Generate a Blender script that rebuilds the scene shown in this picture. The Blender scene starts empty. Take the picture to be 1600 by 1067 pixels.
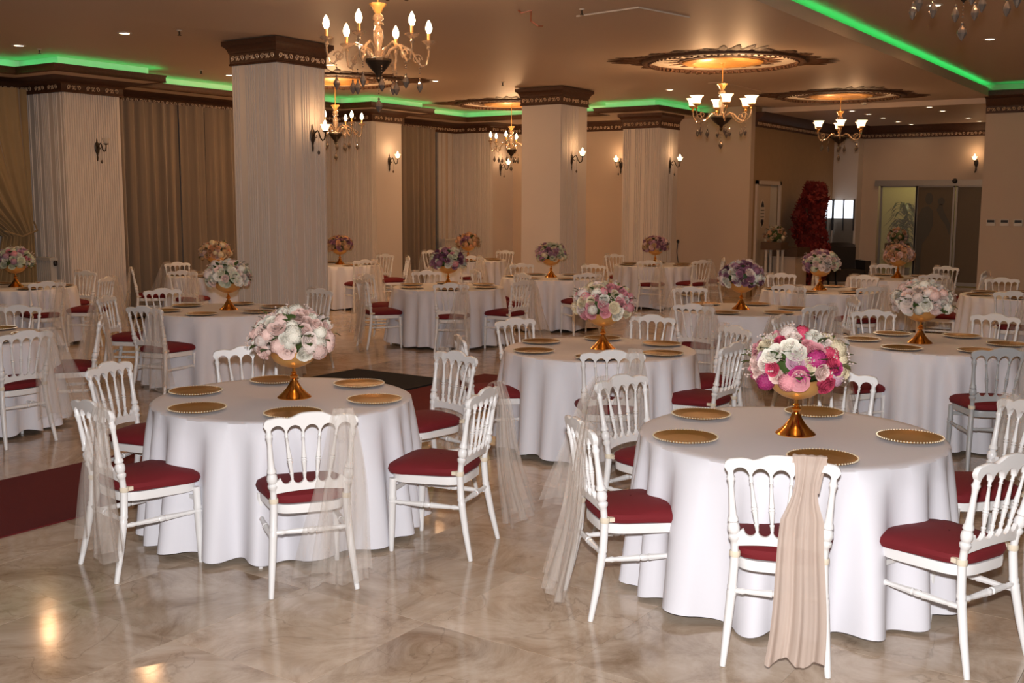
import bpy, math, random
from math import sin, cos, pi, radians as R_, hypot, atan2, sqrt, exp
from mathutils import Matrix, Vector
random.seed(7)
SC = bpy.context.scene
COL = SC.collection

# ------------------------------------------------------------ camera, world, flash, exposure
YAW, PITCH, ROLL = 0.593521, 0.127897, 0.0040165
EYE = Vector((0, 0, 1.95))
fw = Vector((cos(YAW) * cos(PITCH), sin(YAW) * cos(PITCH), -sin(PITCH)))
rt = Vector((sin(YAW), -cos(YAW), 0)); up = rt.cross(fw)
r2 = rt * cos(ROLL) + up * sin(ROLL); u2 = -rt * sin(ROLL) + up * cos(ROLL)
cam_d = bpy.data.cameras.new('camera'); cam = bpy.data.objects.new('camera', cam_d); COL.objects.link(cam)
m = Matrix((r2, u2, -fw)).transposed().to_4x4(); m.translation = EYE
cam.matrix_world = m
cam_d.sensor_width = 36; cam_d.lens = 38.21; cam_d.clip_end = 200
SC.camera = cam
SC.view_settings.view_transform = 'Standard'; SC.view_settings.look = 'None'
SC.view_settings.exposure = 0.0; SC.view_settings.gamma = 1.0
SC.view_settings.use_curve_mapping = False
W = bpy.data.worlds.new('world'); SC.world = W; W.use_nodes = True
W.node_tree.nodes['Background'].inputs[0].default_value = (1.0, 0.60, 0.36, 1)
W.node_tree.nodes['Background'].inputs[1].default_value = 0.075
AMB = 0.50        # scale of the hall's own warm lamps
WARM = (1.0, 0.56, 0.27)
def light(name, kind, loc, energy, color, size=0.1, rot=None):
    d = bpy.data.lights.new(name, kind); o = bpy.data.objects.new(name, d); COL.objects.link(o)
    d.energy = energy; d.color = color; o.location = loc
    if kind == 'AREA': d.shape = 'DISK'; d.size = size
    else: d.shadow_soft_size = size
    if rot: o.rotation_euler = rot
    return o
# the photographer's flash, mounted above the lens
fl = light('camera_flash', 'SPOT', EYE + Vector((0, 0, 0.19)) + rt * -0.01, 1280, (1.0, 0.975, 0.985), 0.035)
fl.data.spot_size = R_(100); fl.data.spot_blend = 0.6
fl.matrix_world = Matrix((r2, u2, -fw)).transposed().to_4x4()
fl.location = EYE + Vector((0, 0, 0.19)) + fw * 0.02

# ------------------------------------------------------------ materials
MATS = {}
def nm(name):
    mt = bpy.data.materials.new(name); mt.use_nodes = True; MATS[name] = mt
    return mt, mt.node_tree, mt.node_tree.nodes['Principled BSDF']
def mat(name, col, rough=0.5, metal=0.0, var=0.06, scale=8.0, bump=0.0, bscale=60.0, alpha=1.0, coat=0.0, trans=0.0, sheen=0.0, vec='Object', stretch=None):
    mt, nt, b = nm(name)
    tc = nt.nodes.new('ShaderNodeTexCoord'); src = tc.outputs[vec]
    if stretch:
        mp = nt.nodes.new('ShaderNodeMapping'); mp.inputs['Scale'].default_value = stretch
        nt.links.new(src, mp.inputs[0]); src = mp.outputs[0]
    n = nt.nodes.new('ShaderNodeTexNoise'); n.inputs['Scale'].default_value = scale; n.inputs['Detail'].default_value = 4
    nt.links.new(src, n.inputs[0])
    mx = nt.nodes.new('ShaderNodeMix'); mx.data_type = 'RGBA'
    mx.inputs[6].default_value = (*[c * (1 - var) for c in col], 1); mx.inputs[7].default_value = (*[min(1, c * (1 + var)) for c in col], 1)
    nt.links.new(n.outputs[0], mx.inputs[0]); nt.links.new(mx.outputs[2], b.inputs['Base Color'])
    b.inputs['Roughness'].default_value = rough; b.inputs['Metallic'].default_value = metal
    b.inputs['Alpha'].default_value = alpha; b.inputs['Coat Weight'].default_value = coat
    b.inputs['Transmission Weight'].default_value = trans; b.inputs['Sheen Weight'].default_value = sheen
    if bump:
        n2 = nt.nodes.new('ShaderNodeTexNoise'); n2.inputs['Scale'].default_value = bscale
        nt.links.new(src, n2.inputs[0])
        bp = nt.nodes.new('ShaderNodeBump'); bp.inputs['Strength'].default_value = bump; bp.inputs['Distance'].default_value = 0.01
        nt.links.new(n2.outputs[0], bp.inputs['Height']); nt.links.new(bp.outputs[0], b.inputs['Normal'])
    return mt
def emis(name, col, s, base=(0.8, 0.8, 0.8)):
    mt, nt, b = nm(name)
    b.inputs['Base Color'].default_value = (*base, 1)
    b.inputs['Emission Color'].default_value = (*col, 1); b.inputs['Emission Strength'].default_value = s
    return mt

M_white = mat('white_paint', (0.80, 0.80, 0.79), 0.32, var=0.03, coat=0.2)
M_grey = mat('grey_paint', (0.42, 0.44, 0.45), 0.35, var=0.06)
M_red = mat('crimson_velvet', (0.150, 0.0040, 0.0085), 0.85, var=0.18, scale=5, bump=0.1, bscale=400)
M_cloth = mat('white_satin_cloth', (0.72, 0.72, 0.765), 0.6, var=0.02, scale=3, bump=0.05, bscale=30)
M_gold = mat('polished_gold', (0.85, 0.42, 0.10), 0.16, 1.0, var=0.08)
M_goldsoft = mat('satin_gold', (0.70, 0.38, 0.12), 0.36, 0.55, var=0.1)
M_plate = mat('bronze_gold_plate', (0.27, 0.135, 0.030), 0.38, 0.5, var=0.15, scale=30)
M_bead = mat('pearl_gold_bead', (0.92, 0.80, 0.58), 0.25, 0.5, var=0.05)
M_tie = mat('cream_elastic', (0.72, 0.64, 0.50), 0.8)
M_dark = mat('dark_bronze', (0.045, 0.032, 0.022), 0.35, 0.6, var=0.3)
M_black = mat('black_wood', (0.02, 0.02, 0.02), 0.5)
M_cornice = mat('dark_walnut_gilt', (0.075, 0.028, 0.012), 0.55, 0.0, var=0.5, scale=30, bump=0.4, bscale=90)
M_relief = mat('aged_gilt_relief', (0.72, 0.52, 0.34), 0.4, 0.35, var=0.3, scale=20)
M_medal = mat('bronze_gilt_leaf', (0.10, 0.042, 0.016), 0.65, 0.0, var=0.5, scale=25, bump=0.4, bscale=80)
M_medgold = mat('bright_gilt', (0.50, 0.25, 0.06), 0.45, 0.4, var=0.2, scale=20)
M_wall = mat('cream_wall_paint', (0.57, 0.45, 0.345), 0.75, var=0.03, scale=2)
M_column = mat('ribbed_white_panelling', (0.63, 0.56, 0.50), 0.6, var=0.03, scale=2)
M_ceil = mat('ceiling_paint', (0.60, 0.465, 0.355), 0.55, var=0.03, scale=0.6)
M_soffit = mat('soffit_paint', (0.58, 0.45, 0.34), 0.6, var=0.03)
M_curtain = mat('taupe_curtain', (0.21, 0.155, 0.105), 0.8, var=0.12, scale=6, sheen=0.3, stretch=(6, 6, 0.4))
M_drape = mat('olive_gold_drape', (0.28, 0.19, 0.085), 0.7, var=0.12, scale=6, sheen=0.3)
M_glass_night = mat('night_glass', (0.03, 0.045, 0.075), 0.08, 0.0)
M_alu = mat('grey_aluminium', (0.35, 0.34, 0.33), 0.35, 0.6)
M_frost = mat('frosted_brown_glass', (0.13, 0.092, 0.050), 0.4, var=0.05)
M_sil = mat('silhouette_film', (0.085, 0.075, 0.055), 0.5, var=0.04)
M_carpet = mat('dark_red_carpet', (0.125, 0.005, 0.005), 0.95, var=0.15, scale=30, bump=0.3, bscale=500)
M_stage = mat('black_mat', (0.006, 0.005, 0.005), 1.0, var=0.2)
M_radiator = mat('radiator_enamel', (0.60, 0.54, 0.47), 0.4)
M_green = mat('leaf_green', (0.06, 0.10, 0.022), 0.5, var=0.4, scale=20)
M_stem = mat('plant_stem', (0.09, 0.05, 0.03), 0.8)
M_redleaf = mat('red_maple_leaf', (0.17, 0.008, 0.004), 0.7, var=0.5, scale=3)
M_crystal = mat('smoky_crystal', (0.20, 0.165, 0.14), 0.08, 0.5, var=0.3, scale=60)
M_amber = mat('amber_glass', (0.42, 0.30, 0.20), 0.08, 0.35, var=0.3, scale=40, alpha=0.6)
M_bulb = emis('lit_bulb', (1.0, 0.78, 0.48), 14)
M_shade = emis('lit_frosted_shade', (1.0, 0.68, 0.36), 2.6)
M_off = mat('unlit_frosted_shade', (0.62, 0.55, 0.46), 0.3)
M_down = emis('downlight_lens', (1.0, 0.80, 0.52), 9)
M_led = emis('green_led', (0.03, 1.0, 0.24), 6.0)
M_black_plastic = mat('black_plastic', (0.015, 0.013, 0.012), 0.4)
M_plastic = mat('white_plastic', (0.66, 0.60, 0.52), 0.4)
M_orange = mat('orange_cable_jacket', (0.45, 0.14, 0.06), 0.5)
M_brown = mat('brown_wood', (0.10, 0.055, 0.028), 0.5, var=0.3, scale=4, stretch=(1, 1, 8))
M_armchair = mat('dark_leather', (0.03, 0.022, 0.016), 0.45)
M_base = mat('cream_baseboard', (0.60, 0.50, 0.40), 0.5)

def tulle(name, col, op):
    mt, nt, b = nm(name)
    b.inputs['Base Color'].default_value = (*col, 1); b.inputs['Roughness'].default_value = 0.7
    tc = nt.nodes.new('ShaderNodeTexCoord'); mp = nt.nodes.new('ShaderNodeMapping'); mp.inputs['Scale'].default_value = (16, 16, 1.2)
    n = nt.nodes.new('ShaderNodeTexNoise'); n.inputs['Scale'].default_value = 1.2; n.inputs['Detail'].default_value = 3
    mr = nt.nodes.new('ShaderNodeMapRange'); mr.inputs['From Min'].default_value = 0.3; mr.inputs['From Max'].default_value = 0.7
    mr.inputs['To Min'].default_value = op - 0.10; mr.inputs['To Max'].default_value = min(1, op + 0.14)
    nt.links.new(tc.outputs['Object'], mp.inputs[0]); nt.links.new(mp.outputs[0], n.inputs[0])
    nt.links.new(n.outputs[0], mr.inputs[0])
    tr = nt.nodes.new('ShaderNodeBsdfTransparent'); tl = nt.nodes.new('ShaderNodeBsdfTranslucent'); tl.inputs[0].default_value = (*col, 1)
    m1 = nt.nodes.new('ShaderNodeMixShader'); m1.inputs[0].default_value = 0.3
    m2 = nt.nodes.new('ShaderNodeMixShader'); out = nt.nodes['Material Output']
    nt.links.new(b.outputs[0], m1.inputs[1]); nt.links.new(tl.outputs[0], m1.inputs[2])
    nt.links.new(mr.outputs[0], m2.inputs[0]); nt.links.new(tr.outputs[0], m2.inputs[1]); nt.links.new(m1.outputs[0], m2.inputs[2])
    nt.links.new(m2.outputs[0], out.inputs[0])
    return mt
M_tulle = tulle('sheer_tulle', (0.80, 0.73, 0.66), 0.22)
M_chiffon = tulle('beige_chiffon', (0.60, 0.485, 0.41), 0.93)

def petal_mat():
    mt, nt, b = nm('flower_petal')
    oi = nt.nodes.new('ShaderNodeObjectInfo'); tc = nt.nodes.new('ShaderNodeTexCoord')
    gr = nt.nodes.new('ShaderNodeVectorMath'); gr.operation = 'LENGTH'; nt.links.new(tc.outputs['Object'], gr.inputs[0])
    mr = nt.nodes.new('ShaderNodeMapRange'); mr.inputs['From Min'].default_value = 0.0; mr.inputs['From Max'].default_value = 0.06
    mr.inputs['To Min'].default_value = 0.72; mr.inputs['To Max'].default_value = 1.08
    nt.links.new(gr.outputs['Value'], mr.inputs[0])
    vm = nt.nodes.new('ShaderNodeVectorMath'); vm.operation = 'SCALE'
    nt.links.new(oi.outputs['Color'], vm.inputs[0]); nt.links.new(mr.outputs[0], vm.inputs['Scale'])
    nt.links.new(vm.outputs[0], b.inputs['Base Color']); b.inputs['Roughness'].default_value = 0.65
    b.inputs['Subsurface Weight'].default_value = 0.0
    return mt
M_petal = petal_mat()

def marble():
    mt, nt, b = nm('polished_beige_marble'); b.inputs['Coat Weight'].default_value = 0.0
    g = nt.nodes.new('ShaderNodeNewGeometry'); oi = nt.nodes.new('ShaderNodeObjectInfo')
    sc = nt.nodes.new('ShaderNodeVectorMath'); sc.operation = 'SCALE'; sc.inputs['Scale'].default_value = 37.0
    cx = nt.nodes.new('ShaderNodeCombineXYZ'); nt.links.new(oi.outputs['Random'], cx.inputs[0]); nt.links.new(oi.outputs['Random'], cx.inputs[1])
    nt.links.new(cx.outputs[0], sc.inputs[0])
    ad = nt.nodes.new('ShaderNodeVectorMath'); ad.operation = 'ADD'
    nt.links.new(g.outputs['Position'], ad.inputs[0]); nt.links.new(sc.outputs[0], ad.inputs[1])
    n = nt.nodes.new('ShaderNodeTexNoise'); n.inputs['Scale'].default_value = 1.9; n.inputs['Detail'].default_value = 9; n.inputs['Distortion'].default_value = 1.2; n.inputs['Roughness'].default_value = 0.72
    nt.links.new(ad.outputs[0], n.inputs[0])
    cr = nt.nodes.new('ShaderNodeValToRGB'); e = cr.color_ramp.elements
    e[0].position = 0.30; e[0].color = (0.28, 0.19, 0.12, 1); e[1].position = 0.70; e[1].color = (0.66, 0.55, 0.44, 1)
    x = e.new(0.48); x.color = (0.49, 0.38, 0.28, 1)
    nt.links.new(n.outputs[0], cr.inputs[0])
    # thin dark veins
    n2 = nt.nodes.new('ShaderNodeTexNoise'); n2.inputs['Scale'].default_value = 1.3; n2.inputs['Detail'].default_value = 6; n2.inputs['Distortion'].default_value = 0.8
    nt.links.new(ad.outputs[0], n2.inputs[0])
    s1 = nt.nodes.new('ShaderNodeMath'); s1.operation = 'SUBTRACT'; s1.inputs[1].default_value = 0.5; nt.links.new(n2.outputs[0], s1.inputs[0])
    ab = nt.nodes.new('ShaderNodeMath'); ab.operation = 'ABSOLUTE'; nt.links.new(s1.outputs[0], ab.inputs[0])
    mr = nt.nodes.new('ShaderNodeMapRange'); mr.inputs['From Min'].default_value = 0.0; mr.inputs['From Max'].default_value = 0.007
    mr.inputs['To Min'].default_value = 0.32; mr.inputs['To Max'].default_value = 0.0
    nt.links.new(ab.outputs[0], mr.inputs[0])
    mx = nt.nodes.new('ShaderNodeMix'); mx.data_type = 'RGBA'; mx.inputs[7].default_value = (0.13, 0.085, 0.055, 1)
    nt.links.new(mr.outputs[0], mx.inputs[0]); nt.links.new(cr.outputs[0], mx.inputs[6])
    hs = nt.nodes.new('ShaderNodeHueSaturation'); nt.links.new(mx.outputs[2], hs.inputs['Color'])
    v = nt.nodes.new('ShaderNodeMapRange'); v.inputs['To Min'].default_value = 0.90; v.inputs['To Max'].default_value = 1.12
    nt.links.new(oi.outputs['Random'], v.inputs[0]); nt.links.new(v.outputs[0], hs.inputs['Value'])
    nt.links.new(hs.outputs[0], b.inputs['Base Color'])
    b.inputs['Roughness'].default_value = 0.12; b.inputs['Specular IOR Level'].default_value = 0.38
    return mt
M_marble = marble()

# ------------------------------------------------------------ mesh helpers
class MB:
    def __init__(s): s.v = []; s.f = []
    def add(s, vs, fs):
        o = len(s.v); s.v += [tuple(p) for p in vs]; s.f += [tuple(i + o for i in f) for f in fs]; return s
    def box(s, x0, y0, z0, x1, y1, z1):
        return s.add([(x0, y0, z0), (x1, y0, z0), (x1, y1, z0), (x0, y1, z0), (x0, y0, z1), (x1, y0, z1), (x1, y1, z1), (x0, y1, z1)],
                     [(0, 3, 2, 1), (4, 5, 6, 7), (0, 1, 5, 4), (1, 2, 6, 5), (2, 3, 7, 6), (3, 0, 4, 7)])
    def lathe(s, prof, n=24, cx=0, cy=0, cz=0, amp=0, k=0, cap=True):
        vs = []; fs = []
        for j, (r, z) in enumerate(prof):
            for i in range(n):
                a = 2 * pi * i / n; rr = r * (1 + amp * cos(k * a))
                vs.append((cx + rr * cos(a), cy + rr * sin(a), cz + z))
        for j in range(len(prof) - 1):
            for i in range(n):
                i2 = (i + 1) % n
                fs.append((j * n + i, j * n + i2, (j + 1) * n + i2, (j + 1) * n + i))
        if cap:
            fs.append(tuple(range(n))[::-1]); fs.append(tuple((len(prof) - 1) * n + i for i in range(n)))
        return s.add(vs, fs)
    def tube(s, pts, rad, n=8, cap=True):
        pts = [Vector(p) for p in pts]; rs = rad if isinstance(rad, (list, tuple)) else [rad] * len(pts)
        vs = []; fs = []; ref = None
        for j, p in enumerate(pts):
            d = (pts[min(j + 1, len(pts) - 1)] - pts[max(j - 1, 0)]).normalized()
            if ref is None:
                ref = Vector((1, 0, 0)) if abs(d.x) < 0.9 else Vector((0, 1, 0))
            a = (ref - d * ref.dot(d)).normalized(); b = d.cross(a); ref = a
            for i in range(n):
                t = 2 * pi * i / n; vs.append(p + (a * cos(t) + b * sin(t)) * rs[j])
        for j in range(len(pts) - 1):
            for i in range(n):
                i2 = (i + 1) % n; fs.append((j * n + i, j * n + i2, (j + 1) * n + i2, (j + 1) * n + i))
        if cap:
            fs.append(tuple(range(n))[::-1]); fs.append(tuple((len(pts) - 1) * n + i for i in range(n)))
        return s.add(vs, fs)
    def turned(s, path, prof, n=10):
        """turned wood: path of points, prof list of (t, r) with t 0..1 along the path"""
        pts = [Vector(p) for p in path]; L = [0]
        for a, b in zip(pts, pts[1:]): L.append(L[-1] + (b - a).length)
        P = []; Rr = []
        for t, r in prof:
            d = t * L[-1]; i = 0
            while i < len(L) - 2 and L[i + 1] < d: i += 1
            f = (d - L[i]) / (L[i + 1] - L[i]); P.append(pts[i].lerp(pts[i + 1], f)); Rr.append(r)
        return s.tube(P, Rr, n)
    def grid(s, fn, nu, nv, closed=False):
        vs = [fn(i / (nu if closed else nu - 1), j / (nv - 1)) for j in range(nv) for i in range(nu)]
        fs = []
        for j in range(nv - 1):
            for i in range(nu if closed else nu - 1):
                i2 = (i + 1) % nu; fs.append((j * nu + i, j * nu + i2, (j + 1) * nu + i2, (j + 1) * nu + i))
        return s.add(vs, fs)
    def sphere(s, c, r, nu=10, nv=7, sz=1.0):
        return s.lathe([(max(1e-4, r * sin(pi * j / nv)), -r * sz * cos(pi * j / nv)) for j in range(nv + 1)], nu, *c, cap=False)
    def xf(s, M):
        s.v = [tuple(M @ Vector(p)) for p in s.v]; return s
    def mesh(s, name, material, smooth=True, sharp=40):
        me = bpy.data.meshes.new(name); me.from_pydata(s.v, [], s.f)
        if material: me.materials.append(material)
        if smooth:
            me.polygons.foreach_set('use_smooth', [True] * len(me.polygons)); me.set_sharp_from_angle(angle=R_(sharp))
        return me
def link(name, me, parent=None, loc=None, rz=0, **kw):
    o = bpy.data.objects.new(name, me); COL.objects.link(o)
    if parent: o.parent = parent
    if loc is not None: o.location = loc
    if rz: o.rotation_euler.z = rz
    for k, v in kw.items(): o[k] = v
    return o
def part(name, mb, material, parent, smooth=True, sharp=40, **kw):
    return link(name, mb.mesh(name, material, smooth, sharp), parent, **kw)
def struct(name, mb, material, smooth=False, **kw):
    o = link(name, mb.mesh(name, material, smooth), None, **kw); o['kind'] = 'structure'; return o
def thing(name, label, cat, loc=(0, 0, 0), rz=0, group=None, me=None):
    o = link(name, me, None, loc, rz); o['label'] = label; o['category'] = cat
    if group: o['group'] = group
    return o
KIDS = {}
def copy_tree(o, loc, rz=0, label=None, group=None):
    c = o.copy(); COL.objects.link(c); c.location = loc; c.rotation_euler.z = rz
    if label: c['label'] = label
    if group: c['group'] = group
    def rec(src, dst):
        for ch in KIDS.get(src.name) or list(src.children):
            d = ch.copy(); COL.objects.link(d); d.parent = dst; rec(ch, d)
    if o.name not in KIDS: KIDS[o.name] = list(o.children)
    rec(o, c); return c
def sweep(poly, prof, closed=False):
    """extrude a profile [(outset, z)] along a 2-D polyline; outset goes to the right of the walking direction"""
    mb = MB(); n = len(poly); k = len(prof); vs = []; fs = []
    def nrm(a, b):
        dx, dy = b[0] - a[0], b[1] - a[1]; l = hypot(dx, dy); return (dy / l, -dx / l)
    for i, p in enumerate(poly):
        ns = []
        if closed or i > 0: ns.append(nrm(poly[i - 1], p))
        if closed or i < n - 1: ns.append(nrm(p, poly[(i + 1) % n]))
        if len(ns) == 2:
            a, b = ns; d = 1 + a[0] * b[0] + a[1] * b[1]; mx, my = (a[0] + b[0]) / d, (a[1] + b[1]) / d
        else: mx, my = ns[0]
        for o, z in prof: vs.append((p[0] + mx * o, p[1] + my * o, z))
    for i in range(n if closed else n - 1):
        i2 = (i + 1) % n
        for j in range(k):
            j2 = (j + 1) % k; fs.append((i * k + j, i * k + j2, i2 * k + j2, i2 * k + j))
    mb.add(vs, fs)
    if not closed: mb.add([vs[j] for j in range(k)], [tuple(range(k))[::-1]]); mb.add([vs[(n - 1) * k + j] for j in range(k)], [tuple(range(k))])
    return mb

# ------------------------------------------------------------ the room
CZ = 3.89
# floor: slab plus marble tiles
fb = MB().box(-4, -8, -0.12, 29, 17, -0.006)
floor = struct('floor', fb, M_marble)
TS = 0.8; tiles = []
tile_me = MB(); g_ = 0.0004; b_ = 0.0006
tile_me.add([(g_, g_, -0.006), (TS - g_, g_, -0.006), (TS - g_, TS - g_, -0.006), (g_, TS - g_, -0.006),
             (g_ + b_, g_ + b_, 0), (TS - g_ - b_, g_ + b_, 0), (TS - g_ - b_, TS - g_ - b_, 0), (g_ + b_, TS - g_ - b_, 0)],
            [(4, 5, 6, 7), (0, 1, 5, 4), (1, 2, 6, 5), (2, 3, 7, 6), (3, 0, 4, 7)])
tme = tile_me.mesh('floor_tile', M_marble, False)
cells = []
for i in range(-5, 36):
    for j in range(-10, 21):
        x, y = i * TS + 0.61, j * TS + 0.65
        cx, cy = x + TS / 2, y + TS / 2
        dep = cx * cos(YAW) + cy * sin(YAW); lat = cx * sin(YAW) - cy * cos(YAW)
        vis = dep > 2.9 and abs(lat) < dep * 0.49 + 0.8
        cells.append((0 if vis else 1, hypot(cx, cy), x, y))
cells.sort()
rest = MB()
for n_, (v_, d_, x, y) in enumerate(cells):
    if n_ < 300 and v_ == 0: link('tile', tme, floor, (x, y, 0))
    else: rest.add([(px + x, py + y, pz) for px, py, pz in tile_me.v], tile_me.f)
o = part('tile', rest, M_marble, floor, False); o['kind'] = 'stuff'

# ceilings: main lower field, lower strip between seams, raised field on the near side
struct('ceiling', MB().box(-4, 4.46, CZ, 21.9, 8.42, CZ + 0.6).box(-4, 4.16, CZ, 21.9, 4.46, CZ + 0.03).box(-4, 8.42, CZ + 0.014, 22.2, 16, CZ + 0.6).box(21.9, 4.2, 3.79, 29, 8.6, 4.5).box(22.1, 1.5, 3.79, 29, 4.2, 4.5), M_ceil)
struct('ceiling', MB().box(-4, -8, 4.12, 21.9, 4.46, 4.5), M_ceil)
struct('trim_1', MB().box(-4, 4.12, CZ, 21.9, 4.16, 4.035), M_soffit)
led = MB().box(-4, 4.160, 4.012, 21.85, 4.185, 4.026)
M_led2 = emis('bright_green_led', (0.03, 1.0, 0.22), 9)
link('led_strip', led.mesh('led_strip', M_led2, False), None, label='green glowing strip light on the edge of the raised ceiling', category='strip light')

def ribs(mb, a, b, z0, z1, nrmv, pat, proud=0.014):
    """vertical battens on a face from 2-D point a to b; pat = list of (start, end) in metres"""
    L = hypot(b[0] - a[0], b[1] - a[1]); dx, dy = (b[0] - a[0]) / L, (b[1] - a[1]) / L
    for s, e in pat:
        if e > L: continue
        p = [(a[0] + dx * t + nrmv[0] * o, a[1] + dy * t + nrmv[1] * o) for t, o in ((s, 0), (s + 0.004, proud), (e - 0.004, proud), (e, 0))]
        n = len(mb.v)
        mb.add([(q[0], q[1], z) for z in (z0, z1) for q in p], [(0, 1, 5, 4), (1, 2, 6, 5), (2, 3, 7, 6)])
def pattern(L, seed=0, full=False):
    rnd = random.Random(seed); out = []; t = 0.015
    while t < L - 0.03:
        for k in range(5 if full else rnd.choice([3, 4, 5])):
            out.append((t, t + 0.026)); t += 0.040
        t += 0.0 if full else rnd.choice([0.03, 0.06, 0.09])
    return out

def motif(L):
    """carved S scroll between two rosettes, flat in x-z, about 0.24 m long"""
    mb = MB()
    def sp(cx, cz, r0, a0, turns, sgn):
        pts = []
        for i in range(11):
            t = i / 10; a = a0 + sgn * t * turns * 2 * pi; r = r0 * (1 - 0.72 * t); pts.append((cx + r * cos(a), 0, cz + r * sin(a)))
        mb.tube(pts, [0.0085 - 0.0035 * i / 10 for i in range(11)], 4)
    sp(-0.085, 0, 0.034, pi * 0.1, 1.2, 1); sp(0.085, 0, 0.034, pi * 0.9, 1.2, -1)
    sp(-0.022, 0.008, 0.026, -pi / 2, 0.9, 1); sp(0.022, -0.008, 0.026, pi / 2, 0.9, 1)
    mb.tube([(-0.02, 0, -0.03), (0.0, -0.004, 0), (0.02, 0, 0.03)], 0.006, 4)
    mb.tube([(-0.11, 0, -0.03), (-0.085, -0.004, 0.0), (-0.06, 0, 0.03)], 0.004, 4)
    return mb
MOT = motif(0.24)
def relief_along(mb, a, b, z, off, step=0.25, sc=1.0):
    dx, dy = b[0] - a[0], b[1] - a[1]; L = hypot(dx, dy); dx /= L; dy /= L; nx, ny = dy, -dx
    n = max(1, int(L / step)); s0 = L / n
    for i in range(n):
        t = (i + 0.5) * s0
        for_ = [(a[0] + dx * (t + p[0] * sc) + nx * (off - p[1]), a[1] + dy * (t + p[0] * sc) + ny * (off - p[1]), z + p[2] * sc) for p in MOT.v]
        mb.add(for_, MOT.f)

# free-standing columns (x0,y0,x1,y1), z of shaft top
def column(x0, y0, x1, y1, label, ztop, faces, seed):
    t = thing('column', label, 'column', ((x0 + x1) / 2, (y0 + y1) / 2, 0))
    ox, oy = (x0 + x1) / 2, (y0 + y1) / 2
    X0, Y0, X1, Y1 = x0 - ox, y0 - oy, x1 - ox, y1 - oy
    part('shaft', MB().box(X0, Y0, 0, X1, Y1, ztop), M_column, t, False)
    rb = MB()
    if 'L' in faces: ribs(rb, (X0, Y1), (X0, Y0), 0.1, ztop - 0.3, (-1, 0), pattern(Y1 - Y0, seed))
    if 'R' in faces: ribs(rb, (X0, Y0), (X1, Y0), 0.1, ztop - 0.3, (0, -1), pattern(X1 - X0, seed + 1, 'F' in faces))
    if 'S' in faces: ribs(rb, (X0, Y0), (X0 + 0.62, Y0), 0.1, ztop - 0.3, (0, -1), pattern(0.62, seed + 1))
    if rb.v: o = part('ribbed_panelling', rb, M_column, t, False); o['kind'] = 'stuff'
    part('skirting', sweep([(X0, Y0), (X1, Y0), (X1, Y1), (X0, Y1)], [(0, 0), (0.02, 0), (0.02, 0.09), (0.012, 0.1), (0, 0.1)], True), M_base, t, False)
    loop = [(X0, Y0), (X1, Y0), (X1, Y1), (X0, Y1)]
    z = ztop
    cp = part('capital', sweep(loop, [(0, z - 0.29), (0.022, z - 0.29), (0.028, z - 0.275), (0.018, z - 0.265), (0.018, z - 0.150), (0.03, z - 0.142), (0.03, z - 0.13), (0.036, z - 0.11), (0.05, z - 0.085), (0.075, z - 0.06), (0.088, z - 0.055), (0.088, z), (0, z)], True), M_cornice, t, True, sharp=25)
    rl = MB()
    for a, b in ((loop[0], loop[1]), (loop[3], loop[0])): relief_along(rl, a, b, z - 0.208, 0.024, 0.235, 1.0)
    part('carved_frieze', rl, M_relief, cp)
    return t
column(9.48, 9.82, 10.30, 10.60, 'big ribbed white column with carved dark capital, nearest to the camera', CZ, 'LR', 3)
column(16.08, 9.86, 16.96, 10.66, 'middle free-standing cream column with carved dark capital and one wall lamp', CZ, 'S', 5)
column(19.72, 9.80, 20.56, 10.62, 'farthest cream column beside the end wall, under the ceiling ledge', 3.70, 'LS', 9)

# left wall with pillars, end wall, door wall, far wall, right wall
YW = 15.42
struct('wall_left', MB().box(-4, YW, 0, 21.6, YW + 0.2, 4.2), M_wall)
PILL = [(9.67, 10.63, 'ribbed pillar on the curtain wall with the unlit lamp', 'LF'), (16.40, 17.30, 'pillar on the curtain wall behind the big column', 'L'), (20.42, 21.35, 'ribbed pillar in the far corner of the hall', 'L')]
for i, (x0, x1, lb, fc) in enumerate(PILL):
    t = thing('pillar', lb, 'pillar', (x0, 14.4, 0))
    w = x1 - x0
    part('shaft', MB().box(0, 0, 0, w, YW - 14.4, 3.66), M_column, t, False)
    rb = MB(); ribs(rb, (0, YW - 14.4), (0, 0), 0.1, 3.5, (-1, 0), pattern(1.0, 20 + i))
    if 'F' in fc: ribs(rb, (0, 0), (w, 0), 0.1, 3.5, (0, -1), pattern(w, 30 + i, True), 0.014)
    else: ribs(rb, (0, 0), (0.14, 0), 0.1, 3.5, (0, -1), pattern(0.14, 30 + i))
    o = part('ribbed_panelling', rb, M_column, t, False); o['kind'] = 'stuff'
# ribbed wall strips left of the pillars
rb = MB(); ribs(rb, (8.95, YW - 0.01), (9.67, YW - 0.01), 0.1, 3.5, (0, -1), pattern(0.72, 41)); ribs(rb, (19.72, YW - 0.01), (20.42, YW - 0.01), 0.1, 3.5, (0, -1), pattern(0.7, 42)); ribs(rb, (15.9, YW - 0.01), (16.4, YW - 0.01), 0.1, 3.5, (0, -1), pattern(0.5, 43))
o = struct('trim_2', rb, M_column)
struct('wall_end', MB().box(21.35, 8.55, 0, 21.55, YW, 3.9), M_wall)
struct('wall_door', MB().box(21.55, 8.55, 0, 21.74, 8.75, 4.2).box(21.74, 8.55, 2.33, 22.98, 8.75, 4.2).box(22.98, 8.55, 0, 27.2, 8.75, 4.2), mat('shaded_wall_paint', (0.36, 0.235, 0.125), 0.7, var=0.08))  # door wall's shade is put into its base colour as a darker brown
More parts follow.
